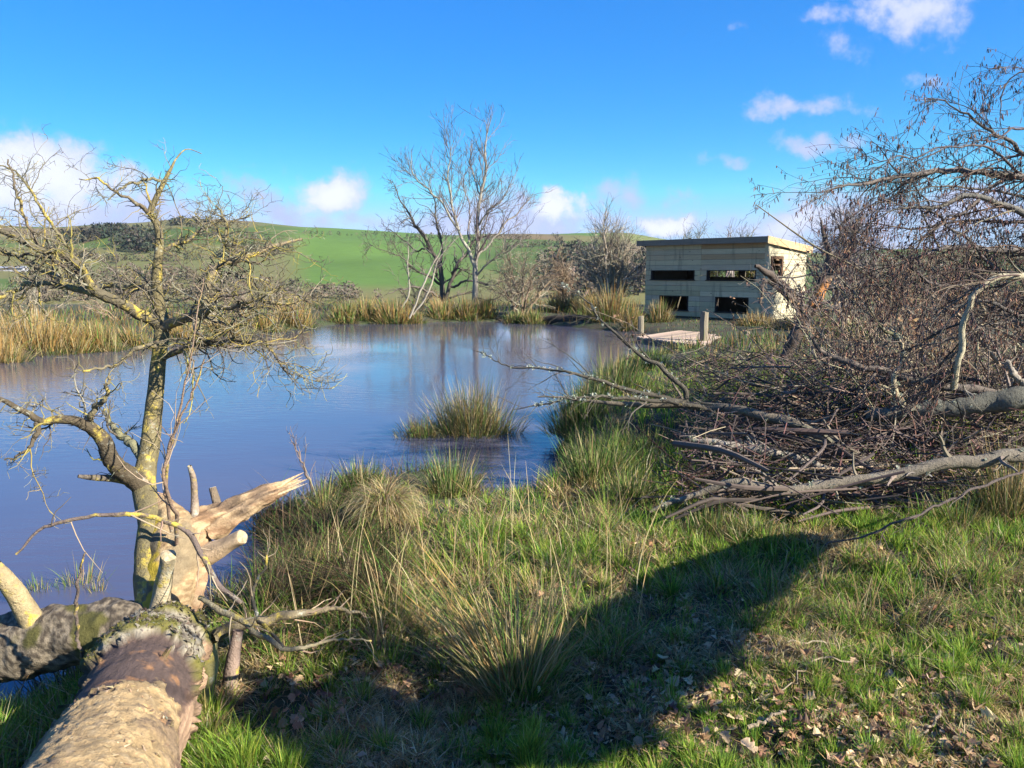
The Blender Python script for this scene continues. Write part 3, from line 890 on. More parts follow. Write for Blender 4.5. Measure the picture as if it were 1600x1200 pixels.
# second rank: rough sedge and dead grass along the far bank
g = Geo(); n = 22000
uu = rng.uniform(-150, 1300, n); dd_ = rng.uniform(16, 46, n)
x = (uu - 800) / F_PX * dd_; y = dd_
sd = shore_sd(np.stack([x, y], 1)); lx = (x - CN[0]) * bv[0] + (y - CN[1]) * bv[1]; ly = (x - CN[0]) * av[0] + (y - CN[1]) * av[1]
k = (sd > .1) & (sd < 14) & ~((lx > -.12) & (lx < HD + .1) & (ly > -.12) & (ly < HW + .1)) & ~((np.hypot(x - (dA + dC)[0] / 2, y - (dA + dC)[1] / 2) < 1.5))
lowg = np.where((uu > 1000) & (uu < 1260) & (dd_ > 20), .3, 1.0)[k]
x, y = x[k], y[k]; n = len(x)
z = ground_h(np.stack([x, y], 1)) - .02
c = pick([C_GREEN * .9, C_STRAW * .7, C_GOLD * .6, [.10, .075, .045]], [2, 1.5, 1.5, 1.5], n)
blades(g, np.stack([x, y, z], 1), rng.uniform(.15, .55, n) * lowg, rng.uniform(.012, .03, n), rng.uniform(0, 6.28, n), rng.uniform(0, .6, n), rng.uniform(0, .7, n), 3, c * .7, c)
g.obj('bank_grass', M_RUSH, kind='stuff', label='rough dead grass along the far bank', cat='grass')
# dark undercut peat bank left of the willow
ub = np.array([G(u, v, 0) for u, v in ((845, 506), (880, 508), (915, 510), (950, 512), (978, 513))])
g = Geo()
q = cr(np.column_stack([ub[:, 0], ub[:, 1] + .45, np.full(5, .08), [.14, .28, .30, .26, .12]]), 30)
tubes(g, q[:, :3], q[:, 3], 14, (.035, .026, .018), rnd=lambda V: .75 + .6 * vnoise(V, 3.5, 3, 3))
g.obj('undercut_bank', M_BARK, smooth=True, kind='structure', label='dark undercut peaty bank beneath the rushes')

isl = G(720, 683, 0)
rush_clump('rush_island', isl + [0.12, .25, -.02], .56, .80, 1500, (2.4, 1.2, 1.4, .5, 2.2), 'round rush tussock standing alone in the open water', lean=(0, .75), width=.0075, ell=(1, .6), dead_tip=.7)
rush_clump('sedge_tuft', isl + [-.52, .1, -.02], .28, .38, 420, (2.4, 1.2, 1.2, .8, .6), 'low sedge fringe on the left of the rush island', lean=(0, 1.0), width=.007, cat='sedge')
for (u, v, hp_, hwp, n, mx, lab) in (
        (705, 765, 85, 45, 650, (3.2, 1.2, .6, .2, .8), 'bright green rush tuft on the near shore below the island'),
        (880, 745, 60, 40, 420, (3, 1.4, .6, .2, .8), 'green rush tuft at the mouth of the small inlet'),
        (930, 770, 95, 60, 1000, (3.4, 1.6, .6, .2, .9), 'dense green rush tuft below the drooping twigs'),
        (985, 800, 70, 40, 520, (3, 1, 1, .2, 1), 'green and straw tuft left of the dark pool'),
        (905, 690, 85, 50, 800, (2.2, 2.6, .6, .2, .8), 'dark green rushes leaning over the water from the brush mound'),
        (960, 660, 75, 55, 900, (2.4, 2.6, .7, .3, .7), 'dark green rushes under the long dead branch'),
        (1010, 700, 70, 60, 700, (2.0, 2.6, .8, .3, .6), 'dark rushes on the shaded flank of the brush mound'),
        (1010, 600, 45, 45, 380, (2.6, 2, .8, .3, .8), 'green rushes at the water in front of the deck'),
        (1108, 592, 22, 42, 420, (2.6, 1.4, 1.6, .4, 1), 'green and straw rushes between deck and brush mound'),
        (1205, 580, 30, 55, 480, (2.4, 1.2, 1.8, .6, 1.2), 'straw-flecked rushes right of the deck'),
        (1330, 545, 45, 50, 400, (3, 1, 1.2, .4, .8), 'sunlit green tuft behind the snapped trunk'),
        (1575, 838, 130, 55, 700, (1.6, 1.2, 2, .8, 1.8), 'tall mixed rush tussock at the right picture edge'),
        (1500, 850, 70, 45, 420, (2, 1.4, 1.2, .4, 1), 'short rush tuft left of the right-edge tussock'),
        (1110, 850, 65, 55, 620, (2.6, 1, 1.8, .3, 2), 'pale straw tuft in front of the lichened dead bough'),
        (1190, 870, 60, 55, 520, (2, 1.2, 1.6, .3, 2), 'bleached grass tuft on the edge of the shadow'),
        (560, 770, 60, 45, 420, (3, 1.2, .8, .2, .8), 'green rush tuft left of the straw mound'),
        (505, 790, 70, 35, 320, (2.6, 1.4, .8, .2, .8), 'thin rush tuft near the dead shrublet'),
        (500, 900, 60, 60, 500, (1.2, 2.2, 1.8, .5, .8), 'dark tangled sedge behind the yellow branch'),
        (470, 950, 60, 60, 500, (1.4, 2, 1.8, .5, .8), 'tangled sedge hanging over the yellow branch'),
        (120, 905, 55, 40, 230, (2.6, .6, 1.2, .2, 1.2), 'small water sedge tuft left of the log'),
        (60, 915, 40, 36, 140, (2.6, .6, 1.4, .2, 1.2), 'sparse sedge tuft in water at the left edge'),
        (150, 918, 42, 14, 90, (3, .6, 1, .2, 1), 'little upright sedge tuft nearest the log in the water')):
    b = G(u, v, .28 if (v > 690 and u > 470) else .02); b[2] = -.02
    zz_ = gz(b[0], b[1]); b[2] = max(zz_, -.05)
    d = b[1]
    rush_clump('rush_tuft', b, hwp / F_PX * d, hp_ / F_PX * d * 1.25, n, mx, lab, 'rush tufts on the near bank', lean=(0, .8), width=.0022 + .0007 * d, ell=(1, .7))
rf = G(800, 748, 0)
rush_clump('sedge_raft', rf + [0, 0, -.03], .34, .22, 420, (.8, 2.4, 1, .4, .3), 'flattened dark sedge raft floating in the small inlet', lean=(.9, 1.5), width=.007, ell=(1, .45), cat='sedge')
# the big fanned rush clump of the foreground
rb = G(815, 1075, .34); rb[2] = gz(rb[0], rb[1])
rush_clump('fan_rush', rb, .17, .62, 420, (2.6, .8, 2.0, 1.0, 2.6), 'large fanned rush clump with leaning straw stems in the foreground', lean=(.15, .75), width=.0055, dead_tip=.8)
g = Geo(); n = 130
a = rng.normal(2.75, .16, n)
bb = np.column_stack([rb[0] + rng.normal(0, .07, n), rb[1] + rng.normal(0, .06, n), np.full(n, rb[2] - .02)])
blades(g, bb, rng.uniform(.4, .85, n), rng.uniform(.004, .0075, n), a, rng.uniform(.6, 1.05, n), rng.normal(.12, .1, n), 5, pick([C_GREEN, C_STRAW, C_GOLD], [2, 1.4, .7], n) * .9, pick([C_STRAW, C_GOLD, C_GREEN], [2, 1.2, 1], n), tip=.3)
g.obj('leaning_rushes', M_RUSH, label='sheaf of straw and green rush stems leaning left from the foreground clump', cat='rushes')
g = Geo(); n = 120
uv = np.column_stack([rng.uniform(470, 1000, n), rng.uniform(820, 1030, n)])
bb = np.array([G(a_, b_, .34) for a_, b_ in uv]); bb = on_ground(bb)
blades(g, bb, rng.uniform(.3, .75, n), rng.uniform(.003, .0055, n), rng.uniform(0, 6.28, n), rng.uniform(0, .3, n), rng.uniform(-.1, 1.3, n), 6, pick([C_STRAW, C_PALE], [1, 1], n), pick([C_STRAW, C_PALE], [1, 1], n), tip=.4)
g.obj('dead_stalks', M_RUSH, kind='stuff', label='scattered tall dead grass stalks over the bank', cat='stalks')

# ------------------------------------------------------------------ turf
def turf(name, n, ur, vr, Lr, wr, label, K=2, seed=0, straw=.6, pile=False):
    u = rng.uniform(ur[0], ur[1], n); v = rng.uniform(0, 1, n) ** .8 * (vr[1] - vr[0]) + vr[0]
    r = np.stack([(u - 800) / F_PX, CP + (600 - v) / F_PX * SP, -SP + (600 - v) / F_PX * CP], 1)
    p = np.array([0, 0, CAM_Z]) + r * ((.34 - CAM_Z) / r[:, 2])[:, None]
    bare = vnoise(p[:, :2], 3.2, 77, 3)
    k = rng.random(n) < .3 + 1.3 * ss(bare, .34, .50)
    holl = ss(p[:, 0], -.15, -.55) * ss(p[:, 1], 6.6, 5.6) * ss(p[:, 1], 3.6, 4.0); k &= rng.random(n) > holl * .7
    if pile: k &= (rng.random(n) < .3) | ((((p[:, 0] - 3.9) / 2.4) ** 2 + ((p[:, 1] - 7.0) / 2.2) ** 2) > 1)
    p = p[k]; n = len(p)
    # pull part of the blades into tussocks
    cell = np.floor(p[:, :2] / .13)
    cx = np.stack([_h(cell[:, 0].astype(np.int64), cell[:, 1].astype(np.int64), np.zeros(n, np.int64), 3), _h(cell[:, 0].astype(np.int64), cell[:, 1].astype(np.int64), np.zeros(n, np.int64), 4)], 1)
    ctr = (cell + .2 + .6 * cx) * .13
    big = _h(cell[:, 0].astype(np.int64), cell[:, 1].astype(np.int64), np.zeros(n, np.int64), 7)
    pull = (rng.random(n) < .75) * rng.uniform(.3, .9, n) * (big > .35)
    p[:, :2] = lerp(p[:, :2], ctr, pull[:, None])
    p[:, 2] = ground_h(p)
    sd = shore_sd(p[:, :2])
    k = (p[:, 2] > .05) & (sd > .04)
    p, big, pull, ctr = p[k], big[k], pull[k], ctr[k]; n = len(p)
    st = vnoise(p[:, :2], 2.6, 53, 3)
    L = rng.uniform(Lr[0], Lr[1], n) * (.45 + 1.0 * vnoise(p[:, :2], 4.5, 41, 3) + .9 * (pull > 0) * big ** 2)
    is_straw = rng.random(n) < straw * (.25 + 1.2 * ss(st, .32, .66)) * (.6 + .8 * (big < .5))
    c = pick([[.23, .35, .042], [.15, .28, .038], [.32, .39, .06], [.08, .17, .032]], [2, 1.5, 1.2, 1], n, .22)
    cs = pick([C_STRAW * 1.25, C_PALE * 1.2, [.36, .24, .12], [.22, .15, .085]], [2, 1.6, 1, .7], n, .2)
    c = np.where(is_straw[:, None], cs, c)
    flat = is_straw & (rng.random(n) < .65)
    lean = np.where(flat, rng.uniform(.8, 1.5, n), rng.uniform(0, .75, n))
    out = np.arctan2(p[:, 1] - ctr[:, 1], p[:, 0] - ctr[:, 0])
    head = np.where(rng.random(n) < .55, out + rng.normal(0, .6, n), rng.uniform(0, 6.28, n))
    g = Geo()
    p = p.copy(); p[:, 2] += np.where(flat, rng.uniform(0, .035, n), -.008)
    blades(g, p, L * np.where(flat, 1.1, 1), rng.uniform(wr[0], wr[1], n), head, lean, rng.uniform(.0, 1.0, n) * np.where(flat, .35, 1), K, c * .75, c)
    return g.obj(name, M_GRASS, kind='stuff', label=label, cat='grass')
turf('grass', 165000, (250, 1750), (900, 1330), (.025, .08), (.0026, .0052), 'short green and straw turf in the foreground', straw=.45)
turf('grass', 30000, (1750, 2700), (800, 1330), (.03, .10), (.005, .009), 'turf carrying on beyond the right picture edge', straw=.45)
turf('grass', 66000, (330, 1750), (745, 930), (.05, .12), (.005, .0085), 'longer turf along the bank in the middle distance')
turf('grass', 30000, (-200, 380), (1050, 1350), (.05, .13), (.003, .006), 'turf around the butt of the fallen log')
turf('grass', 40000, (850, 1750), (545, 780), (.08, .2), (.006, .012), 'rank grass over the brush mound', pile=True)
# sedge and dead thatch hanging over the near shoreline
near_sh = np.array([G(u_s, v_s)[:2] for u_s, v_s in SHORE_PX_NEAR[1:]])
sl = np.linalg.norm(np.diff(near_sh, axis=0), axis=1)
n = 26000
i_ = rng.choice(len(sl), n, p=sl / sl.sum()); t_ = rng.random(n)[:, None]
pp_ = near_sh[i_] * (1 - t_) + near_sh[i_ + 1] * t_ + rng.normal(0, .22, (n, 2))
z_ = ground_h(pp_); sd_ = shore_sd(pp_)
k = (z_ > -.06) & (sd_ < .75)
pp_, z_, sd_ = pp_[k], z_[k], sd_[k]; n = len(pp_)
tuft = vnoise(pp_, 3.5, 91, 3)
c = pick([[.10, .19, .04], [.05, .11, .03], C_STRAW * .8, [.17, .115, .07], C_PALE * .8], [2, 2, 1.5, 1.6, .7], n, .22)
hol = ss(pp_[:, 0], -.2, -.7) * ss(pp_[:, 1], 7, 5.5); c = np.where((rng.random(n) < hol * .75)[:, None], pick([[.10, .065, .04], [.055, .04, .028], [.17, .12, .07]], [1, 1, .6], n, .2), c)
g = Geo()
blades(g, np.column_stack([pp_, z_ - .01]), rng.uniform(.08, .30, n) * (.4 + 1.2 * tuft), rng.uniform(.004, .009, n), rng.uniform(0, 6.28, n), rng.uniform(0, 1.1, n), rng.uniform(.1, 1.6, n), 3, c * .7, c)
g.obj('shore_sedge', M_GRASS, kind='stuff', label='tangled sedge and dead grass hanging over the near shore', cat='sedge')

g = Geo()
NT_ = 190; per = 80
tu = np.concatenate([rng.uniform(400, 980, 130), rng.uniform(980, 1650, 60)]); tv = np.concatenate([rng.uniform(790, 1040, 130), rng.uniform(820, 1000, 60)])
tc_ = np.array([G(a_, b_, .34) for a_, b_ in zip(tu, tv)])
keep = shore_sd(tc_[:, :2]) > .08
tc_ = tc_[keep]; NT_ = len(tc_)
own = np.repeat(np.arange(NT_), per); n = len(own)
p = tc_[own].copy(); rad_ = rng.uniform(.04, .13, NT_)[own]; a_ = rng.uniform(0, 6.28, n); rr_ = np.sqrt(rng.random(n))
p[:, 0] += np.cos(a_) * rr_ * rad_; p[:, 1] += np.sin(a_) * rr_ * rad_; p[:, 2] = ground_h(p) - .01
hue = rng.random(NT_)[own]
c = np.where((rng.random(n) < lerp(.15, .95, hue))[:, None], pick([C_STRAW * 1.1, C_PALE, [.20, .14, .08], [.11, .08, .05]], [2, 1.2, 1.2, .8], n, .2), pick([[.16, .29, .04], [.08, .17, .03], [.24, .34, .05]], [2, 1.2, 1], n, .2))
hgt = rng.uniform(.12, .30, NT_)[own]; wind = rng.uniform(0, 6.28, NT_)[own]
blades(g, p, hgt * rng.uniform(.4, 1.2, n), rng.uniform(.0025, .0055, n), np.where(rng.random(n) < .5, wind + rng.normal(0, .5, n), a_), rng.uniform(0, .9, n), rng.uniform(.2, 2.0, n), 4, c * .7, c)
g.obj('tussock_grass', M_GRASS, kind='stuff', label='rough arching tussock grass over the bank', cat='grass')

g = Geo(); n = 11000
hu_ = rng.uniform(395, 640, n); hv_ = rng.uniform(770, 990, n)
r = np.stack([(hu_ - 800) / F_PX, CP + (600 - hv_) / F_PX * SP, -SP + (600 - hv_) / F_PX * CP], 1)
p = np.array([0, 0, CAM_Z]) + r * ((.25 - CAM_Z) / r[:, 2])[:, None]
p[:, 2] = ground_h(p); k = (p[:, 2] > -.04) & (rng.random(n) < ss(hu_, 650, 560)); p = p[k]; n = len(p)
cl = np.floor(p[:, :2] / .22); hd = _h(cl[:, 0].astype(np.int64), cl[:, 1].astype(np.int64), np.zeros(n, np.int64), 12) * 6.28; hh_ = .5 + _h(cl[:, 0].astype(np.int64), cl[:, 1].astype(np.int64), np.zeros(n, np.int64), 13)
c = pick([[.085, .06, .038], [.15, .105, .06], [.05, .075, .025], [.30, .22, .11], [.10, .19, .035]], [2, 2, 1.6, 1.1, .9], n, .25)
blades(g, p, rng.uniform(.12, .38, n) * hh_, rng.uniform(.003, .007, n), hd + rng.normal(0, .8, n), rng.uniform(0, 1.0, n), rng.uniform(.4, 2.4, n), 4, c * .7, c)
g.obj('dead_sedge', M_GRASS, kind='stuff', label='dark tangled dead sedge on the bank beside the broken limb', cat='sedge')
hb = G(603, 826, .33); hb[2] = gz(hb[0], hb[1])
g = Geo(); n = 1700
a_ = rng.uniform(0, 6.28, n); rr_ = np.sqrt(rng.random(n)) * .10
p = np.column_stack([hb[0] + np.cos(a_) * rr_, hb[1] + np.sin(a_) * rr_, np.full(n, hb[2]) + rng.uniform(.10, .30, n) * (1 - rr_ * 4)])
c = pick([C_PALE * 1.1, C_STRAW * 1.1, [.20, .15, .085], [.16, .26, .04]], [2, 2, .8, .6], n, .2)
blades(g, p, rng.uniform(.12, .32, n), rng.uniform(.003, .006, n), a_ + rng.normal(0, .35, n), rng.uniform(.1, .9, n), rng.uniform(1.4, 2.7, n), 7, c * .8, c)
g.obj('straw_mound', M_GRASS, label='drooping pale straw mound standing on the near shore', cat='tussock')

# fallen leaves
def leaf_geo(g, p, s, yaw, pitch, roll, curl, col):
    """a lobed dry leaf: 2 x 6 quads, curled"""
    t = np.linspace(0, 1, 8)
    wv = np.array([.05, .28, .22, .42, .30, .46, .26, .04]) * (1 + .2 * rng.normal(size=8))
    R = np.array(Matrix.Rotation(yaw, 3, 'Z') @ Matrix.Rotation(pitch, 3, 'X') @ Matrix.Rotation(roll, 3, 'Y'))
    L = np.stack([-wv, t - .5, wv ** 2 * curl * 2.2 + .12 * np.sin(t * 3.1) * curl], 1)
    C = np.stack([0 * t, t - .5, .12 * np.sin(t * 3.1) * curl], 1)
    Rr = np.stack([wv, t - .5, wv ** 2 * curl * 2.2 + .12 * np.sin(t * 3.1) * curl], 1)
    V = np.stack([L, C, Rr], 1) * s
    V = V @ R.T + p
    ix = np.arange(24).reshape(8, 3)
    f = np.concatenate([np.stack([ix[:-1, a], ix[:-1, a + 1], ix[1:, a + 1], ix[1:, a]], -1) for a in (0, 1)])
    g.add(V, f4=f, col=col)
def leaf_cols(n): return pick([[.36, .22, .115], [.24, .13, .07], [.48, .35, .20], [.15, .09, .06]], [2, 2, 1.4, 1.2], n, .2)
g = Geo(); n = 2400
u = np.concatenate([rng.uniform(300, 1650, 1300), rng.normal(1480, 130, 700), rng.normal(600, 110, 250), rng.normal(1030, 90, 150)])
v = np.concatenate([rng.uniform(840, 1230, 1300), rng.normal(1150, 40, 700), rng.normal(1060, 40, 250), rng.normal(1100, 50, 150)])
for i, c in enumerate(leaf_cols(n)):
    p = G(u[i], v[i], .34)
    if shore_sd(p[None, :2])[0] < .1: continue
    p[2] = gz(p[0], p[1]) + rng.uniform(.005, .04)
    leaf_geo(g, p, rng.uniform(.02, .048), rng.uniform(0, 6.3), rng.normal(0, .5), rng.normal(0, .5), rng.uniform(-.3, 1.2), c)
# broken bits of leaf, bark and straw between the blades
n = 14000
u = np.concatenate([rng.uniform(300, 1700, 8000), rng.normal(1480, 150, 3500), rng.normal(1050, 110, 1500), rng.normal(600, 120, 1000)]); v = np.concatenate([rng.uniform(860, 1260, 8000), rng.normal(1150, 50, 3500), rng.normal(1090, 60, 1500), rng.normal(1060, 40, 1000)])
r = np.stack([(u - 800) / F_PX, CP + (600 - v) / F_PX * SP, -SP + (600 - v) / F_PX * CP], 1)
p = np.array([0, 0, CAM_Z]) + r * ((.34 - CAM_Z) / r[:, 2])[:, None]
k = (vnoise(p[:, :2], 4.2, 97, 3) > .49) & (shore_sd(p[:, :2]) > .1); p = p[k]; n = len(p)
p[:, 2] = ground_h(p) + rng.uniform(.004, .035, n)
d_ = nz(rng.normal(size=(n, 3)) * [1, 1, .45]) * rng.uniform(.008, .026, (n, 1)); w_ = nz(np.cross(d_, rng.normal(size=(n, 3)) * [.5, .5, 1])) * rng.uniform(.003, .010, (n, 1)); m_ = p + rng.normal(0, .004, (n, 3))
g.add(np.stack([p - d_, m_ - w_, p + d_, m_ + w_], 1), f3=(np.arange(n)[:, None, None] * 4 + np.array([[0, 1, 3], [1, 2, 3]])).reshape(-1, 3), col=np.repeat(pick([[.46, .34, .19], [.30, .19, .10], [.58, .46, .29], [.16, .095, .06], [.34, .16, .07]], [2, 2, 1, 1.2, .5], n, .2), 4, 0))
g.obj('leaf_litter', M_LEAF, kind='stuff', label='scattered brown leaf litter in the turf', cat='leaf litter')
spots = [(935, 1075, 'curled brown oak leaf in the shadow right of the fanned rushes'), (690, 1115, 'dark crumpled oak leaf in the shaded grass near the bottom centre'), (1130, 1045, 'long pale folded leaf on the sunlit edge of the shadow'),
         (1250, 1150, 'orange-tan leaf upright in the sunny turf at the bottom'), (1170, 1170, 'pale dry leaf standing in the turf near the bottom edge'), (1050, 1075, 'tan leaf in the straw just beside the shadow'),
         (850, 810, 'pale tan leaf caught in the grass below the inlet'), (1035, 1040, 'brown leaf on the very edge of the broad shadow'), (1420, 1170, 'reddish leaf among the litter at the lower right'),
         (590, 1045, 'brown leaf in the dark hollow beside the fallen log'), (1540, 1150, 'rust-brown leaf beside the bottom right corner')]
for (u_l, v_l, lab), c in zip(spots, leaf_cols(len(spots))):
    p = G(u_l, v_l, .36); p[2] = gz(p[0], p[1]) + .045
    g = Geo(); leaf_geo(g, p, .065, rng.uniform(0, 6.3), rng.normal(0, .4), rng.normal(0, .4), rng.uniform(.3, 1.2), c)
    g.obj('dead_leaf', M_LEAF, label=lab, cat='leaf', group='larger fallen leaves on the turf')

# ------------------------------------------------------------------ the fallen tree
BK = np.array([.17, .15, .105]); BKD = np.array([.085, .072, .055])
ft = empty('fallen_tree', (*P(240, 1010, 2.7)[:2], .3), 'fallen lichen-covered tree with stripped log and upright branching stem', 'fallen tree')
# the log: rings along its axis
ax = cr(np.array([[*P(70, 1420, 1.25), .19], [*P(168, 1200, 1.86), .178], [*P(218, 1080, 2.33), .178], [*P(246, 1022, 2.75), .168], [*P(262, 992, 2.98), .125], [*P(268, 980, 3.08), .05]]), 230)
ns = 144
def log_mesh():
    K = len(ax); Pn = ax[:, :3]; R = ax[:, 3]
    t = nz(np.gradient(Pn, axis=0))
    upv = np.array([0, 0, 1.0])
    sdv = nz(np.cross(t, upv)); u2 = np.cross(sdv, t)
    ang = np.arange(ns) * 2 * math.pi / ns          # 0 = right side, pi/2 = top
    dirs = np.cos(ang)[None, :, None] * sdv[:, None] + np.sin(ang)[None, :, None] * u2[:, None]
    V0 = Pn[:, None] + dirs * R[:, None, None]
    flat = V0.reshape(-1, 3)
    wp = flat + .03 * np.stack([vnoise(flat, 14, 61, 3), vnoise(flat, 14, 62, 3), vnoise(flat, 14, 63, 3)], 1)
    n1 = vnoise(wp, 6, 1, 4).reshape(K, ns); n2 = vnoise(wp, 23, 2, 4).reshape(K, ns); n3 = vnoise(wp, 61, 3, 3).reshape(K, ns)
    angs = (ang + math.pi / 2) % (2 * math.pi)              # seam underneath
    arc = np.linspace(0, 1, K)[:, None] * 2.2 + 0 * ang[None]
    fib = vnoise(np.stack([arc * 7 + n1 * 2, angs[None] * 24 + n2 * 1.5 + 0 * arc], -1).reshape(-1, 2), 1, 64, 3).reshape(K, ns)      # fibres along the grain
    chp = vnoise(np.stack([arc * 60 + n1 * 9, angs[None] * 15 + n2 * 7 + 0 * arc], -1).reshape(-1, 2), 1, 65, 3).reshape(K, ns)      # chop marks across it
    # image-free zones: s along the log, a round it
    s = np.linspace(0, 1, K)[:, None] + 0 * ang[None]
    a = np.broadcast_to(((ang + math.pi / 2) % (2 * math.pi) - math.pi / 2)[None], s.shape)   # -pi/2..3pi/2, top = pi/2
    jag = (n2 - .5) * .20 + (n1 - .5) * .26 + (n3 - .5) * .05
    side_l = ss(a, 2.15, 2.55)                       # left flank: dark mossy bark
    side_l = np.maximum(side_l, ss(a, -.9, -1.2))
    right = ss(a + jag * 2, .32, .16) * (1 - side_l) # right flank: smooth stripped pinkish wood
    s_chip = ss(s + jag, .41, .402)                 # chipped pale wood towards the butt
    s_slab = ss(s + jag * 1.2, .60, .594) * (1 - s_chip)   # smooth dark inner bark
    C_CHIP = np.array([.36, .255, .13]); C_SLAB = np.array([.095, .066, .055]); C_CRUST = np.array([.30, .28, .235]); C_STRIP = np.array([.38, .25, .16]); C_MOSSY = np.array([.055, .05, .035])
    col = lerp(np.array([.07, .055, .045]), np.array([.32, .285, .215]), ss(n3 * .6 + n2 * .4, .40, .60)[..., None])
    mossp = ss(n1 + (n2 - .5) * .4, .50, .58)[..., None]
    col = lerp(col, np.array([.13, .12, .02]), mossp * .9)
    slabc = lerp(C_SLAB * (.6 + .8 * fib[..., None]), np.array([.26, .14, .07]), ss(n2, .58, .72)[..., None])
    chipc = C_CHIP * (.3 + .7 * n2[..., None] + .7 * chp[..., None]); chipc = lerp(chipc, np.array([.46, .34, .19]), ss(n3, .56, .75)[..., None]); chipc = lerp(chipc, np.array([.17, .12, .08]), ss(n1 + (n3 - .5) * .5, .54, .68)[..., None] * .8)
    col = lerp(col, slabc, s_slab[..., None]); col = lerp(col, chipc, s_chip[..., None])
    strip = C_STRIP * (.5 + 1.0 * fib[..., None])
    rs = (right * ss(s, .84, .78))[..., None]
    col = lerp(col, strip, rs)
    edge = np.exp(-((a + jag * 2 - .24) / .05) ** 2) * ss(s, .8, .76) * (1 - side_l)
    col = lerp(col, np.array([.10, .06, .045]), edge[..., None] * .85)
    lc = lerp(C_MOSSY * (.5 + n2[..., None]), np.array([.06, .07, .015]), ss(n1, .5, .6)[..., None])
    col = lerp(col, lc, side_l[..., None])
    crust = (1 - s_chip) * (1 - s_slab)
    disp = (n1 - .5) * .035 + crust * ((n2 - .4) * .04 + (n3 - .5) * .022) + s_chip * (1 - right) * ((chp - .5) * .015 + (n2 - .5) * .014 + (n3 - .5) * .010) + right * (fib - .5) * .006 - s_slab * .014 * (1 - right) + mossp[..., 0] * crust * .012 + side_l * (n2 - .5) * .014
    V = V0 + dirs * disp[..., None]
    ix = np.arange(K * ns).reshape(K, ns); A = ix[:-1]; B = ix[1:]
    f = np.stack([A, np.roll(A, -1, 1), np.roll(B, -1, 1), B], -1).reshape(-1, 4)
    nrm = dirs.reshape(-1, 3); Vf = V.reshape(-1, 3)
    tn = np.broadcast_to(t[:, None], V.shape).reshape(-1, 3)
    return Geo().add(V, f4=f, col=np.clip(col, .01, .9).reshape(-1, 3)), Vf, nrm, tn, (s_chip * (1 - right) * (1 - side_l) * (a > .5)).ravel(), (crust * (1 - side_l) * (a > .35)).ravel(), (mossp[..., 0] * crust * (1 - side_l * .4) * (a > .2)).ravel()
lg, LV, LN, LT, w_chip, w_crust, w_moss = log_mesh()
lg.obj('trunk', M_LOG, ft, smooth=True)
def slivers(name, wgt, n, L, W, lift, cols, wts, along):
    """chips, flakes or moss standing on the log's surface"""
    i = rng.choice(len(LV), n, p=wgt / wgt.sum())
    p, nn, tt = LV[i], LN[i], LT[i]
    bt = np.cross(nn, tt)
    a = rng.normal(0, along, n)[:, None]
    d = nz(np.cos(a) * tt * rng.choice([-1, 1], n)[:, None] + np.sin(a) * bt + nn * rng.uniform(*lift, n)[:, None])
    wd = nz(np.cross(d, nn)) * (rng.uniform(*W, n) / 2)[:, None]
    ln = rng.uniform(*L, n)[:, None]
    b0 = p - nn * .002
    V = np.stack([b0 - wd, b0 + wd, b0 + d * ln + wd * .35, b0 + d * ln - wd * .35, b0 - wd * .8 + nn * .003 + d * ln * .1, b0 + wd * .8 + nn * .003 + d * ln * .1], 1)
    ix = np.arange(n)[:, None] * 6
    f = np.concatenate([ix + [0, 1, 2, 3], ix + [4, 5, 2, 3]])
    g = Geo(); g.add(V, f4=f, col=np.repeat(pick(cols, wts, n, .18), 6, 0))
    g.obj(name, M_LEAF, ft, kind='stuff')
slivers('wood_chips', w_chip, 260, (.005, .022), (.002, .008), (.03, .4), [[.55, .40, .21], [.66, .52, .31], [.38, .25, .13], [.27, .18, .11]], [2, 1.5, 1, .6], .9)
slivers('bark_flakes', w_crust, 1100, (.006, .022), (.005, .016), (.1, .9), [[.24, .21, .16], [.16, .13, .095], [.34, .32, .25], [.10, .075, .055]], [2, 2, .7, 1], 2)
slivers('moss', w_moss, 4500, (.004, .011), (.0012, .003), (.8, 3), [[.17, .16, .03], [.10, .12, .02], [.25, .20, .04]], [2, 1.5, 1], 2)

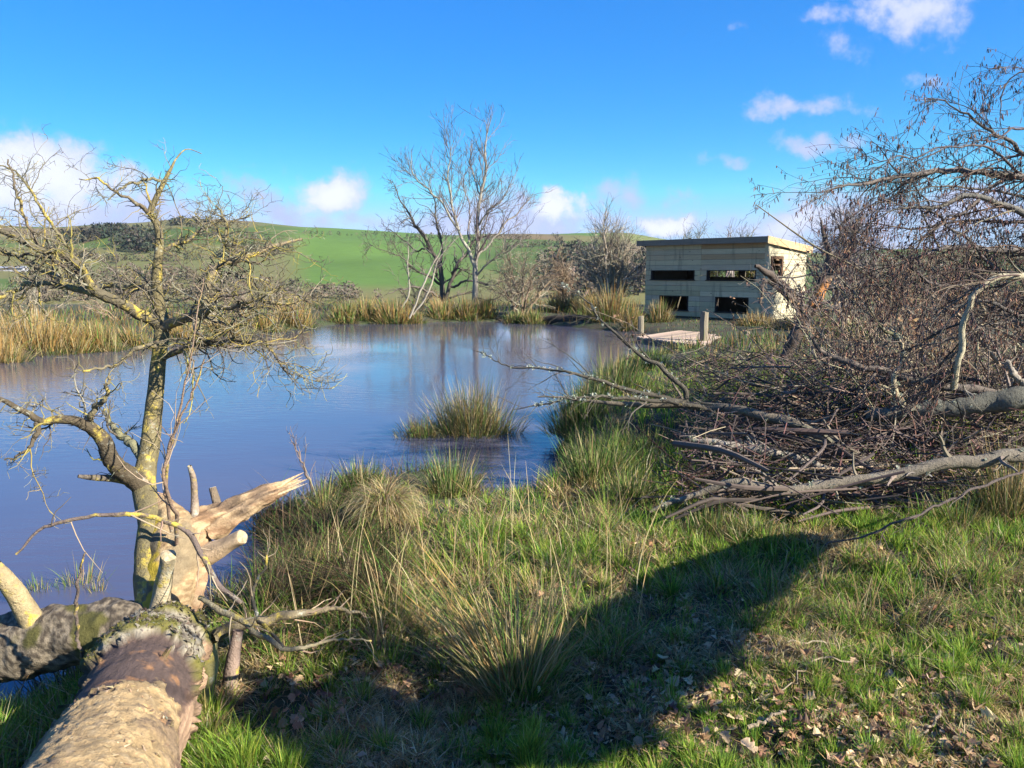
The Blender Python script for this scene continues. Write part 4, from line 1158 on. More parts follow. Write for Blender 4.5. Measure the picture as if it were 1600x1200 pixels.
def big_limb(name, pts, K, sides, colf, amp=.25, sc_=9, mat=None, cut=None, parent=ft, smooth=True, grain=0.0, spl=0):
    q = cr(np.array([[*P(a[0], a[1], a[2]), a[3]] for a in pts]), K)
    if cut is not None:
        t = nz(q[-1, :3] - q[-2, :3])
        q = np.concatenate([q, [[*(q[-1, :3] + t * .001), q[-1, 3] * .96]], [[*(q[-1, :3] + t * .002), .0006]]])
    g = Geo()
    gr_ = None
    if grain:
        kk, s_ = np.meshgrid(np.arange(len(q)), np.arange(sides), indexing='ij')
        gr_ = vnoise(np.stack([kk * .13, s_ * .75], -1).reshape(-1, 2) + 7.7 * sides, 1, 71 + sides, 2)
    tubes(g, q[:, :3], q[:, 3], sides, (1, 1, 1), rnd=lambda V: 1 + amp * (vnoise(V, sc_, 6, 3) - .5) * 2 + (grain * (gr_.reshape(V.shape[:3]) - .5) * 2 if grain else 0))
    V = g.v[0]
    col = colf(V, len(q), sides)
    if cut is not None:
        col[-2 * sides:] = cut
    if grain: col = np.clip(col * (.45 + 1.1 * gr_[:, None]), .01, .9)
    g.c[0] = col
    if spl:
        t = nz(q[-4, :3] - q[-9, :3]); c0 = q[-5, :3]; rr_ = q[-6, 3]
        off = rng.normal(size=(spl, 3)); off -= (off @ t)[:, None] * t; off = nz(off) * rr_ * rng.uniform(.2, .9, (spl, 1))
        b_ = c0 + off - t * .06; ln_ = rng.uniform(.05, .17, (spl, 1))
        Pn = np.stack([b_, b_ + t * ln_ * .6, b_ + t * ln_ + off * .25], 1)
        tubes(g, Pn, rr_ * rng.uniform(.12, .4, (spl, 1)) * np.array([[1, .8, .05]]), 5, pick([[.60, .44, .25], [.45, .28, .15], [.68, .54, .34]], [2, 1, 1], spl, .12))
    o = g.obj(name, mat or M_LICHEN, parent, smooth=smooth)
    return q
def c_bark(base, dark=None):
    def f(V, K, s):
        n = vnoise(V, 14, 8, 3)[:, None]
        return np.clip(np.asarray(base) * (.55 + .9 * n), .01, .9)
    return f
def c_stripped(V, K, s):
    n = vnoise(V * [.6, .6, 2.2], 24, 9, 3)[:, None]; m = vnoise(V, 7, 19, 2)[:, None]
    c = lerp(np.array([.26, .16, .09]), np.array([.42, .30, .175]), ss(n, .35, .7))
    return lerp(c, np.array([.17, .12, .08]), ss(m, .55, .7) * .85)
# left bough, thick and mossy
big_limb('bough', [(250, 1000, 2.85, .13), (190, 990, 2.86, .125), (120, 992, 2.88, .125), (50, 1005, 2.9, .128), (-60, 1020, 2.9, .13), (-200, 1045, 2.85, .14)], 150, 80,
         lambda V, K, s: np.clip(lerp(lerp(np.array([.06, .047, .034]), np.array([.23, .19, .135]), ss(vnoise(V, 75, 3, 4), .34, .66)[:, None]), np.array([.08, .075, .022]), ss(vnoise(V, 8, 5, 4), .52, .62)[:, None]), .01, .9), .20, 13, M_LOG)
big_limb('bough', [(60, 985, 2.86, .05), (35, 945, 2.84, .040), (8, 905, 2.8, .033), (-40, 860, 2.78, .03)], 24, 12, c_bark([.30, .235, .13]), .12, 18)
# dark bole and upright stem
STEM = [(246, 985, 2.86, 0.0602), (238, 930, 2.95, 0.0671), (236, 870, 3.05, 0.0671), (240, 815, 3.16, 0.0602), (226, 772, 3.28, 0.0499), (228, 730, 3.36, 0.0447), (235, 690, 3.42, 0.0413), (242, 620, 3.5, 0.0370), (248, 560, 3.55, 0.0335),
        (253, 510, 3.58, 0.0327), (247, 470, 3.6, 0.0258), (245, 430, 3.62, 0.0224), (249, 380, 3.64, 0.0198), (246, 352, 3.66, 0.0172), (235, 333, 3.68, 0.0146), (243, 312, 3.7, 0.0129), (256, 285, 3.72, 0.0103), (268, 262, 3.74, 0.0069), (276, 247, 3.76, 0.0043), (292, 233, 3.8, 0.0026), (315, 240, 3.83, 0.0017)]
big_limb('stem', STEM, 130, 16, c_bark([.15, .125, .065]), .10, 16)
# the bole that both spring from: bark on the pond side, stripped wood on the other
def c_bole(V, K, s):
    q = V.reshape(K, s, 3); ctr = q.mean(1, keepdims=True)
    dx = ((q - ctr)[..., 0] / np.maximum(np.linalg.norm(q - ctr, axis=-1), 1e-6)).ravel()
    n = vnoise(V, 16, 8, 3); rip = vnoise(V * [.8, .8, 3.0] + .05 * vnoise(V, 20, 78, 2)[:, None], 44, 18, 3)[:, None]
    wood = lerp(np.array([.25, .165, .085]), np.array([.42, .31, .17]), ss(rip, .3, .7)); wood = lerp(wood, np.array([.24, .13, .07]), ss(vnoise(V, 9, 28, 3), .56, .68)[:, None] * .45); wood = wood * (.65 + .7 * vnoise(V, 70, 58, 3)[:, None])
    wood = lerp(wood, np.array([.20, .16, .10]), ss(vnoise(V, 6, 68, 3), .52, .6)[:, None] * .8)
    bark = np.array([.12, .10, .065]) * (.4 + 1.1 * vnoise(V, 40, 38, 3)[:, None])
    bark = lerp(bark, np.array([.36, .27, .03]), ss(vnoise(V, 12, 48, 3), .58, .66)[:, None])
    return np.clip(lerp(wood, bark, ss(dx + (n - .5) * .9, -.12, -.26)[:, None]), .01, .9)
big_limb('bole', [(258, 1010, 2.84, .125), (264, 950, 2.94, .112), (268, 900, 3.02, .108), (270, 860, 3.09, .106), (268, 828, 3.16, .092), (258, 800, 3.22, .062), (248, 780, 3.27, .03)], 110, 72, c_bole, .16, 15, M_LOG)
# orange stripped limb with the two broken prongs
big_limb('broken_limb', [(275, 985, 2.90, .075), (288, 915, 3.02, .072), (294, 865, 3.12, .074), (306, 826, 3.2, .070), (345, 808, 3.25, .054), (388, 786, 3.28, .048), (425, 768, 3.3, .036), (450, 757, 3.32, .016)], 90, 44, c_stripped, .14, 14, M_LOG, cut=(.40, .29, .17), grain=.42, spl=22)
big_limb('broken_limb', [(330, 830, 3.2, .05), (370, 806, 3.22, .036), (415, 780, 3.25, .026), (452, 764, 3.26, .010)], 60, 30, c_stripped, .14, 20, M_LOG, cut=(.40, .29, .17), grain=.45, spl=16)
big_limb('cut_stub', [(300, 880, 3.1, .05), (335, 862, 3.08, .042), (360, 848, 3.05, .033), (378, 839, 3.03, .030)], 20, 14, c_bark([.44, .32, .20]), .06, 20, M_LOG, cut=(.40, .32, .20), grain=.16)
big_limb('cut_stub', [(250, 965, 2.84, .045), (253, 930, 2.84, .036), (258, 898, 2.82, .031), (263, 868, 2.78, .029)], 20, 14, c_bark([.30, .25, .16]), .08, 20, cut=(.40, .32, .20), grain=.16)
big_limb('cut_stub', [(345, 812, 3.26, .025), (340, 790, 3.3, .019), (332, 762, 3.32, .016)], 14, 10, c_bark([.17, .13, .09]), .1, 20, cut=(.72, .62, .46))
big_limb('cut_stub', [(305, 815, 3.2, .022), (304, 780, 3.22, .016), (302, 748, 3.2, .013), (296, 728, 3.18, .009)], 16, 9, c_bark([.26, .20, .15]), .2, 20)
big_limb('cut_stub', [(215, 752, 3.3, .03), (180, 748, 3.22, .018), (140, 746, 3.15, .012), (122, 744, 3.12, .007)], 16, 9, c_bark([.12, .10, .08]), .1, 20)
big_limb('prop_branch', [(372, 985, 2.92, .022), (366, 1020, 2.9, .026), (360, 1058, 2.88, .03), (358, 1085, 2.88, .03)], 16, 10, c_bark([.25, .18, .14]), .15, 20)
big_limb('prop_branch', [(315, 1010, 2.8, .06), (322, 1045, 2.78, .045), (318, 1085, 2.74, .04), (325, 1110, 2.72, .03)], 16, 12, c_bark([.26, .23, .09]), .15, 16)
# secondary limbs: (u, v, d, r)
LIMBS = [
    [(252, 508, 3.58, .030), (215, 489, 3.5, .026), (180, 470, 3.42, .024), (152, 456, 3.38, .022), (140, 440, 3.36, .019), (125, 418, 3.32, .017), (95, 398, 3.28, .015), (50, 385, 3.2, .013), (0, 361, 3.15, .011), (-70, 335, 3.1, .007)],
    [(150, 456, 3.38, .018), (118, 452, 3.42, .017), (95, 442, 3.46, .016), (85, 428, 3.5, .015), (45, 411, 3.55, .013), (5, 392, 3.6, .011), (-50, 380, 3.6, .008)],
    [(100, 446, 3.44, .012), (60, 443, 3.4, .011), (30, 449, 3.36, .010), (2, 466, 3.3, .008), (-40, 490, 3.25, .006)],
    [(140, 440, 3.36, .010), (110, 424, 3.45, .009), (80, 405, 3.5, .008), (45, 398, 3.55, .006), (10, 400, 3.6, .004)],
    [(252, 512, 3.58, .026), (285, 500, 3.5, .022), (305, 494, 3.45, .020), (320, 486, 3.42, .019), (322, 462, 3.42, .018), (332, 430, 3.42, .017), (348, 412, 3.45, .014), (395, 400, 3.5, .011), (430, 385, 3.55, .008), (470, 372, 3.6, .004)],
    [(348, 412, 3.45, .010), (350, 385, 3.5, .008), (352, 350, 3.52, .006), (340, 320, 3.55, .004)],
    [(250, 560, 3.55, .016), (290, 545, 3.45, .013), (340, 532, 3.35, .011), (380, 530, 3.3, .009), (420, 545, 3.25, .006), (455, 592, 3.2, .003)],
    [(320, 486, 3.42, .012), (360, 480, 3.35, .010), (400, 470, 3.3, .008), (450, 475, 3.3, .006), (490, 462, 3.3, .003)],
    [(247, 470, 3.6, .016), (228, 450, 3.75, .013), (195, 446, 3.9, .011), (150, 448, 4.0, .008)],
    [(247, 392, 3.64, .010), (290, 375, 3.7, .008), (330, 352, 3.8, .006), (390, 340, 3.9, .003)],
    [(236, 335, 3.68, .009), (215, 318, 3.6, .008), (190, 305, 3.55, .006), (165, 288, 3.5, .005), (145, 278, 3.48, .004), (125, 284, 3.46, .002)],
    [(258, 283, 3.72, .008), (235, 280, 3.7, .007), (215, 285, 3.66, .006), (190, 292, 3.62, .005), (170, 312, 3.6, .003)],
    [(226, 760, 3.3, .046), (200, 742, 3.24, .042), (178, 725, 3.18, .038), (165, 695, 3.14, .032), (148, 672, 3.1, .027), (122, 658, 3.05, .021), (90, 656, 3.02, .017), (62, 660, 3.0, .014), (35, 640, 2.98, .011), (0, 622, 2.95, .008), (-50, 610, 2.9, .005)],
    [(222, 715, 3.38, .020), (208, 695, 3.42, .018), (190, 680, 3.46, .016), (172, 660, 3.5, .010), (160, 640, 3.55, .006)],
    [(140, 664, 3.08, .014), (145, 640, 3.05, .012), (165, 622, 3.02, .008), (170, 590, 3.0, .005)],
    [(60, 660, 3.0, .012), (55, 685, 2.98, .009), (40, 705, 2.96, .006), (10, 720, 2.95, .003)],
    [(330, 1000, 2.95, .028), (370, 978, 3.0, .024), (420, 968, 3.05, .021), (470, 958, 3.1, .017), (520, 952, 3.15, .010), (570, 960, 3.2, .005)],
    [(312, 934, 2.78, .010), (350, 955, 2.72, .0115), (400, 986, 2.66, .0105), (444, 1014, 2.62, .009), (480, 1010, 2.66, .007), (530, 1000, 2.72, .005), (580, 998, 2.8, .003)],
    [(444, 1012, 2.62, .006), (400, 960, 2.8, .008), (398, 915, 2.95, .006), (415, 888, 3.0, .005), (420, 850, 3.05, .003)],
    [(25, 866, 2.6, .004), (75, 822, 2.64, .006), (150, 806, 2.68, .007), (230, 806, 2.72, .009), (285, 826, 2.74, .010), (312, 856, 2.74, .011), (340, 910, 2.74, .011), (375, 945, 2.75, .009)],
    [(268, 830, 3.0, .006), (262, 790, 2.96, .0065), (258, 740, 2.92, .006), (272, 680, 2.9, .005), (285, 620, 2.9, .004), (300, 540, 2.9, .0032), (312, 470, 2.92, .0024), (322, 430, 2.95, .0015)],
    [(276, 850, 3.0, .008), (272, 800, 2.92, .008), (260, 760, 2.85, .007), (262, 700, 2.82, .005), (290, 640, 2.8, .004), (320, 560, 2.8, .003)],
    [(127, 1028, 2.6, .006), (118, 960, 2.55, .006), (122, 910, 2.52, .005), (132, 860, 2.5, .003)],
    [(130, 418, 3.34, .007), (80, 350, 3.3, .006), (50, 300, 3.28, .005), (25, 270, 3.26, .004), (0, 255, 3.2, .003)],
    [(60, 388, 3.22, .007), (40, 340, 3.18, .006), (28, 300, 3.15, .005), (12, 250, 3.12, .003)],
    [(250, 540, 3.56, .014), (215, 545, 3.45, .010), (180, 570, 3.4, .007), (130, 580, 3.3, .004)],
]
# one mesh object per limb, so each can be told apart
LP, LR = limbs(LIMBS, 40, .006)
for i in range(len(LP)):
    g = Geo()
    base = jit([.165, .14, .085] if i % 3 else [.11, .092, .062], 1, .12)[0]
    if i in (19, 22): base = np.array([.13, .10, .085])
    if i in (20, 21): base = np.array([.20, .14, .10])
    tubes(g, LP[i], LR[i], 10, base, rnd=lambda V: 1 + .16 * (vnoise(V, 30, 3, 2) - .5) * 2)
    g.obj('limb', M_LICHEN, ft, smooth=True)
sp_ = cr(np.array([[*P(a[0], a[1], a[2]), a[3]] for a in STEM[8:18]]), 40)
crownP = np.concatenate([LP[:16], LP[[9, 23, 24, 25]], sp_[None, :, :3]]); crownR = np.concatenate([LR[:16], LR[[9, 23, 24, 25]], sp_[None, :, 3]])
g = Geo()
def zig(n, a=.15): return pick([[.15, .13, .08], [.085, .072, .055], [.24, .195, .05], [.23, .21, .155]], [2, 2, 1.4, 1], n, a)
P1, R1 = spawn(crownP, crownR, 165, (.10, .36), (.5, 1.2), 7, .26, up=.10, rr=.45, rmin=.0017, rcap=.0055)
P2, R2 = spawn(P1, R1, 1150, (.05, .17), (.5, 1.4), 5, .38, up=.05, rr=.7, rmin=.0011)
P3, R3 = spawn(np.concatenate([P2]), R2, 2200, (.015, .055), (.6, 1.5), 2, .4, rr=.8, rmin=.0010)
P4, R4 = spawn(crownP, crownR, 600, (.03, .13), (.7, 1.5), 4, .4, rr=.4, rmin=.0012, rcap=.003)
# right side crown mass
rightP = LP[[4, 5, 6, 7]]; rightR = LR[[4, 5, 6, 7]]
P5, R5 = spawn(rightP, rightR, 62, (.22, .48), (.4, 1.1), 8, .28, up=.06, rr=.42, rmin=.0019, rcap=.006)
P6, R6 = spawn(P5, R5, 620, (.06, .19), (.5, 1.4), 5, .4, rr=.7, rmin=.0014)
for Pn, R, s in ((P1, R1, 5), (P2, R2, 4), (P3, R3, 3), (P4, R4, 4), (P5, R5, 5), (P6, R6, 4)):
    tubes(g, Pn, R, s, zig(len(Pn)))
# bare shoots on the lower limbs
lowP = LP[[16, 17, 18, 19, 20, 21]]; lowR = LR[[16, 17, 18, 19, 20, 21]]
P7, R7 = spawn(lowP, lowR, 70, (.05, .25), (.5, 1.3), 4, .22, up=.05, rr=.5, rmin=.0013, rcap=.004)
tubes(g, P7, R7, 4, jit([.28, .21, .14], len(P7), .15))
g.obj('twigs', M_TWIG, ft, kind='stuff')

# ------------------------------------------------------------------ trees on the far bank
def far_tree(name, label, lims, cols, lev, cat='tree', K=26, wob=.05, trunk_col=(.32, .30, .25), ntr=1, extra=None):
    LPn, LRn = limbs(lims, K, wob, .72)
    b = LPn[0][0].copy()
    e = empty(name, b, label, cat)
    g = Geo(); tubes(g, LPn[:ntr], LRn[:ntr], 9, trunk_col); g.obj('trunk', M_BARK, e, smooth=True)
    if len(LPn) > ntr:
        for i in range(ntr, len(LPn)):
            g = Geo(); tubes(g, LPn[i:i + 1], LRn[i:i + 1], 7, jit(trunk_col, 1, .12)[0]); g.obj('limb', M_BARK, e, smooth=True)
    g = Geo(); Pn, R = LPn, LRn
    allp = [(Pn, R)]
    for kw in lev:
        src = allp[kw.pop('src', -1)]
        q = spawn(src[0], src[1], **kw)
        allp.append(q)
        tubes(g, q[0], q[1], 4 if q[1].max() > .02 else 3, pick(cols, [1] * len(cols), len(q[0]), .2))
    g.obj('crown', M_TWIG, e, kind='stuff')
    return e
D = 32.5
ASHC = [[.21, .18, .15], [.16, .135, .115], [.18, .135, .12], [.13, .11, .10]]
far_tree('ash_tree', 'tall bare pale-barked ash tree standing on the far bank', [
    [(741, 488, D, .20), (742, 453, D, .17), (743, 420, D, .15), (747, 378, D, .115), (746, 341, D, .10), (752, 304, D, .085), (758, 267, D, .07), (757, 234, D, .05), (762, 202, D, .025), (760, 183, D, .01)],
    [(743, 420, D, .12), (733, 392, D - .2, .10), (722, 371, D - .3, .085), (712, 346, D - .4, .07), (706, 313, D - .5, .055), (700, 276, D - .6, .04), (705, 234, D - .6, .02), (708, 220, D - .6, .01)],
    [(722, 371, D - .3, .07), (695, 327, D - .6, .055), (672, 299, D - .8, .045), (655, 283, D - 1, .035), (645, 267, D - 1.1, .02), (642, 248, D - 1.2, .01)],
    [(745, 402, D, .08), (765, 380, D + .3, .065), (785, 355, D + .5, .05), (805, 334, D + .7, .035), (825, 313, D + .8, .02), (832, 299, D + .9, .01)],
    [(746, 355, D, .06), (765, 327, D - .4, .045), (785, 313, D - .6, .03), (795, 285, D - .8, .015)],
    [(742, 434, D, .06), (768, 406, D - .4, .05), (800, 388, D - .6, .035), (828, 376, D - .8, .015)],
    [(751, 313, D, .055), (742, 281, D + .3, .04), (735, 253, D + .4, .03), (738, 225, D + .5, .012)],
    [(730, 388, D, .05), (735, 341, D + .6, .04), (728, 304, D + .9, .03), (722, 271, D + 1, .015)]],
    ASHC, [dict(n=110, L=(.8, 2.1), ang=(.4, 1.0), K=7, curl=.10, up=.10, rr=.42, rmin=.010, tr=(.25, 1)), dict(n=560, L=(.35, 1.05), ang=(.35, 1.0), K=5, curl=.13, up=.16, rr=.6, rmin=.008), dict(n=1100, L=(.15, .45), ang=(.3, .9), K=3, curl=.15, up=.1, rr=.7, rmin=.0065),
           dict(src=0, n=200, L=(.3, .9), ang=(.4, 1.0), K=5, curl=.14, up=.15, rr=.35, rmin=.008, tr=(.3, 1))], trunk_col=(.25, .225, .18))
D2 = 33.5
THC = [[.075, .062, .05], [.11, .095, .075], [.16, .14, .11]]
far_tree('thorn_tree', 'dark crooked thorn tree spreading behind the ash tree', [
    [(697, 490, D2, .19), (692, 465, D2, .17), (690, 440, D2, .15), (686, 412, D2, .13), (672, 385, D2, .10), (656, 362, D2 - .3, .08), (642, 340, D2 - .5, .06), (625, 310, D2 - .6, .03), (612, 285, D2 - .8, .012)],
    [(694, 470, D2, .13), (705, 445, D2, .11), (715, 415, D2, .10), (728, 395, D2 + .4, .08), (742, 375, D2 + .6, .06), (760, 345, D2 + .8, .03), (770, 320, D2 + 1, .012)],
    [(690, 445, D2, .09), (670, 430, D2 - .4, .07), (650, 420, D2 - .6, .05), (625, 400, D2 - .8, .035), (595, 388, D2 - 1, .02), (572, 378, D2 - 1, .01)],
    [(686, 415, D2, .08), (690, 380, D2, .07), (682, 345, D2, .055), (676, 310, D2, .035), (672, 280, D2, .015)],
    [(692, 465, D2, .08), (660, 450, D2 - .6, .06), (630, 450, D2 - .8, .045), (605, 462, D2 - 1, .02)],
    [(705, 448, D2, .08), (735, 440, D2 - .5, .06), (770, 445, D2 - .7, .04), (800, 430, D2 - .8, .015)],
    [(700, 468, D2, .07), (730, 458, D2 + .5, .05), (765, 470, D2 + .4, .035), (790, 462, D2 + .3, .015)],
    [(672, 385, D2, .06), (650, 390, D2 + .5, .045), (625, 372, D2 + .6, .03), (600, 350, D2 + .8, .012)],
    [(742, 375, D2 + .6, .05), (775, 365, D2 + .4, .035), (800, 385, D2 + .3, .02), (815, 375, D2, .01)]],
    THC, [dict(n=150, L=(.5, 1.5), ang=(.4, 1.1), K=7, curl=.25, up=.06, rr=.5, rmin=.011, tr=(.2, 1)), dict(n=800, L=(.2, .7), ang=(.4, 1.2), K=5, curl=.28, up=.05, rr=.6, rmin=.007), dict(n=1100, L=(.1, .35), ang=(.4, 1.2), K=3, curl=.3, rr=.7, rmin=.006)], trunk_col=(.10, .085, .068), wob=.07)
for (pts_, lab) in (([(640, 497, 29.5, .055), (655, 462, 29.5, .05), (668, 430, 29.6, .045), (680, 405, 29.7, .03), (692, 380, 29.8, .015), (700, 368, 29.8, .008)], 'thin pale pole leaning right, outermost of the three far-bank poles'),
                    ([(645, 492, 30, .05), (662, 470, 30, .05), (675, 440, 30, .045), (685, 405, 30.1, .035), (715, 370, 30.1, .012)], 'pale pole leaning right, middle one of the far-bank poles'),
                    ([(628, 480, 31, .05), (640, 455, 31, .045), (637, 415, 31, .03), (638, 372, 31, .012)], 'slender pale pole standing nearly upright left of the thorn tree')):
    far_tree('leaning_sapling', lab, [pts_], ASHC, [dict(n=14, L=(.4, 1.1), ang=(.3, .8), K=5, curl=.12, up=.1, rr=.5, rmin=.009, tr=(.4, 1)), dict(n=50, L=(.2, .5), ang=(.3, .8), K=3, curl=.15, up=.1, rr=.7, rmin=.007)], 'sapling', trunk_col=(.29, .26, .20), wob=.02)
def shrub(name, label, u, v, hpx, wpx, d, cols, n0=16, n1=260, n2=700, cat='shrub', spread=.7, up=.05):
    base = P(u, v, d); base[2] = max(gz(base[0], base[1]), -.3) - .03
    h = hpx / F_PX * d; wd = wpx / F_PX * d
    e = empty(name, base, label, cat)
    a = rng.uniform(0, 6.28, n0); rr = np.sqrt(rng.random(n0)) * spread
    st = base + np.column_stack([np.cos(a) * .18 * wd * rr, np.sin(a) * .15 * wd * rr, np.zeros(n0)])
    en = base + np.column_stack([np.cos(a) * rr * wd / spread * .9, np.sin(a) * rr * wd * .7 / spread, h * rng.uniform(.6, 1, n0) * (1.05 - .45 * (rr / spread) ** 2)])
    t = np.linspace(0, 1, 8)[None, :, None]
    Pn = st[:, None] + (en - st)[:, None] * t + np.array([0, 0, 1]) * (t * (1 - t)) * h * .25
    Pn[:, 1:] += rng.normal(size=(n0, 7, 3)) * h * .025
    r0 = h * .016
    R = r0 * rng.uniform(.6, 1.2, n0)[:, None] * np.linspace(1, .25, 8)[None]
    g = Geo(); tubes(g, Pn, R, 6, pick(cols, [1] * len(cols), n0, .15)); g.obj('stems', M_TWIG, e)
    g = Geo(); q = spawn(Pn, R, n1, (h * .15, h * .42), (.3, 1.0), 4, .22, up=up, rr=.5, rmin=.00022 * d, tr=(.25, 1))
    tubes(g, *q, 3, pick(cols, [1] * len(cols), n1, .2))
    q = spawn(q[0], q[1], n2, (h * .06, h * .2), (.3, 1.1), 2, .26, up=up, rr=.7, rmin=.00018 * d)
    tubes(g, *q, 3, pick(cols, [1] * len(cols), n2, .2))
    g.obj('crown', M_TWIG, e, kind='stuff')
REDB = [[.22, .155, .10], [.17, .12, .08], [.27, .20, .13]]; GREYB = [[.27, .235, .17], [.19, .165, .12], [.33, .28, .20]]
shrub('willow_bush', 'rounded bare willow bush just left of the hide', 950, 492, 150, 62, 33, GREYB, 22, 420, 1500, up=.08)
shrub('bare_shrub', 'brown many-stemmed shrub leaning between ash and willow', 812, 498, 112, 58, 31.5, REDB + GREYB, 20, 360, 1100)
shrub('bare_shrub', 'reddish bramble shrub in front of the dark wood', 885, 490, 90, 55, 36, REDB, 16, 300, 800)
shrub('bare_shrub', 'reddish scrub bush left of the far rush tussocks', 445, 508, 60, 60, 30, REDB + GREYB, 14, 260, 700)
shrub('bare_shrub', 'low brown scrub behind the lichened crown', 350, 510, 55, 75, 29, REDB + GREYB, 14, 260, 700)
shrub('bare_shrub', 'low brown scrub on the bank left of the lichened stem', 190, 520, 62, 80, 28, GREYB + REDB, 14, 260, 700)
shrub('bare_shrub', 'grey scrub behind the left-edge rush tussocks', 60, 515, 70, 95, 28, GREYB, 16, 280, 700)
shrub('bare_shrub', 'low brown bush beneath the leaning poles', 655, 492, 50, 45, 35, GREYB + REDB, 12, 220, 500)
shrub('bare_shrub', 'bush of fine grey twigs behind the hide roof', 1318, 500, 190, 58, 26, [[.24, .21, .19], [.30, .26, .23], [.19, .16, .15]], 22, 420, 1900, up=.05)
shrub('bare_shrub', 'bush of fine dark twigs right of the snapped trunk', 1390, 505, 150, 70, 22, [[.21, .165, .13], [.29, .235, .18], [.24, .155, .11]], 22, 320, 1300)
shrub('bare_shrub', 'thin twiggy bush behind the alder boughs', 1500, 515, 170, 80, 20, [[.21, .165, .13], [.29, .235, .18], [.24, .155, .11]], 22, 320, 1300)
shrub('bare_shrub', 'twiggy bush behind the alder at the right picture edge', 1610, 515, 160, 70, 19, [[.21, .165, .13], [.29, .235, .18], [.24, .155, .11]], 20, 420, 1800)
shrub('gorse_bush', 'olive bush seen through the windows behind the hide', 1085, 488, 120, 55, 38, [[.16, .14, .04], [.11, .10, .035], [.2, .15, .05]], 24, 500, 1500, cat='bush')
shrub('gorse_bush', 'olive bush behind the near end of the hide', 1165, 488, 115, 50, 37, [[.16, .14, .04], [.11, .10, .035], [.2, .15, .05]], 24, 500, 1500, cat='bush')
shrub('bare_shrub', 'wispy twigs rising over the hide roof', 1150, 430, 150, 34, 34, [[.2, .17, .15]], 5, 30, 60)

# ------------------------------------------------------------------ snapped trunk beside the hide
DS = 13.0
sn = empty('snapped_trunk', P(1235, 560, DS), 'dark snapped trunk with torn orange wood beside the hide', 'snapped tree')
SN = [[(1225, 560, DS, .10), (1250, 515, DS, .11), (1268, 485, DS, .11), (1282, 455, DS, .10), (1292, 425, DS, .085), (1296, 395, DS, .055), (1288, 370, DS, .034), (1284, 345, DS, .010)],
      [(1292, 430, DS, .05), (1315, 412, DS - .2, .045), (1330, 385, DS - .3, .04), (1336, 355, DS - .3, .03), (1345, 340, DS - .3, .015)],
      [(1180, 416, DS - 1.2, .03), (1205, 432, DS - 1.0, .065), (1230, 456, DS - .6, .085), (1252, 480, DS - .3, .09), (1262, 492, DS, .09)],
      [(1255, 480, DS - .3, .05), (1225, 455, DS - .9, .04), (1195, 440, DS - 1.2, .03), (1190, 470, DS - 1.3, .02)]]
SPn, SRn = limbs(SN, 30, .015)
for i in range(4):
    g = Geo(); cbs = np.array([.085, .065, .052])
    tubes(g, SPn[i], SRn[i], 11, cbs, rnd=lambda V: 1 + .25 * (vnoise(V, 8, 3, 3) - .5) * 2)
    if i == 0:
        V = g.v[0]; m = ss(np.abs(V[:, 2] - P(1275, 462, DS)[2]), .28, .12) * ss(vnoise(V, 6, 3, 2), .38, .5)
        g.c[0] = lerp(np.broadcast_to(cbs, V.shape), np.array([.52, .22, .06]), m[:, None])
    g.obj('trunk' if i == 0 else 'limb', M_BARK, sn, smooth=True)
g = Geo(); q = spawn(SPn, SRn, 60, (.3, 1.0), (.4, 1.1), 6, .2, rr=.3, rmin=.005); tubes(g, *q, 4, jit([.11, .09, .08], 60, .2))
q = spawn(*q, 260, (.15, .5), (.4, 1.1), 4, .25, rr=.6, rmin=.003); tubes(g, *q, 3, jit([.12, .10, .09], 260, .2)); g.obj('twigs', M_TWIG, sn, kind='stuff')

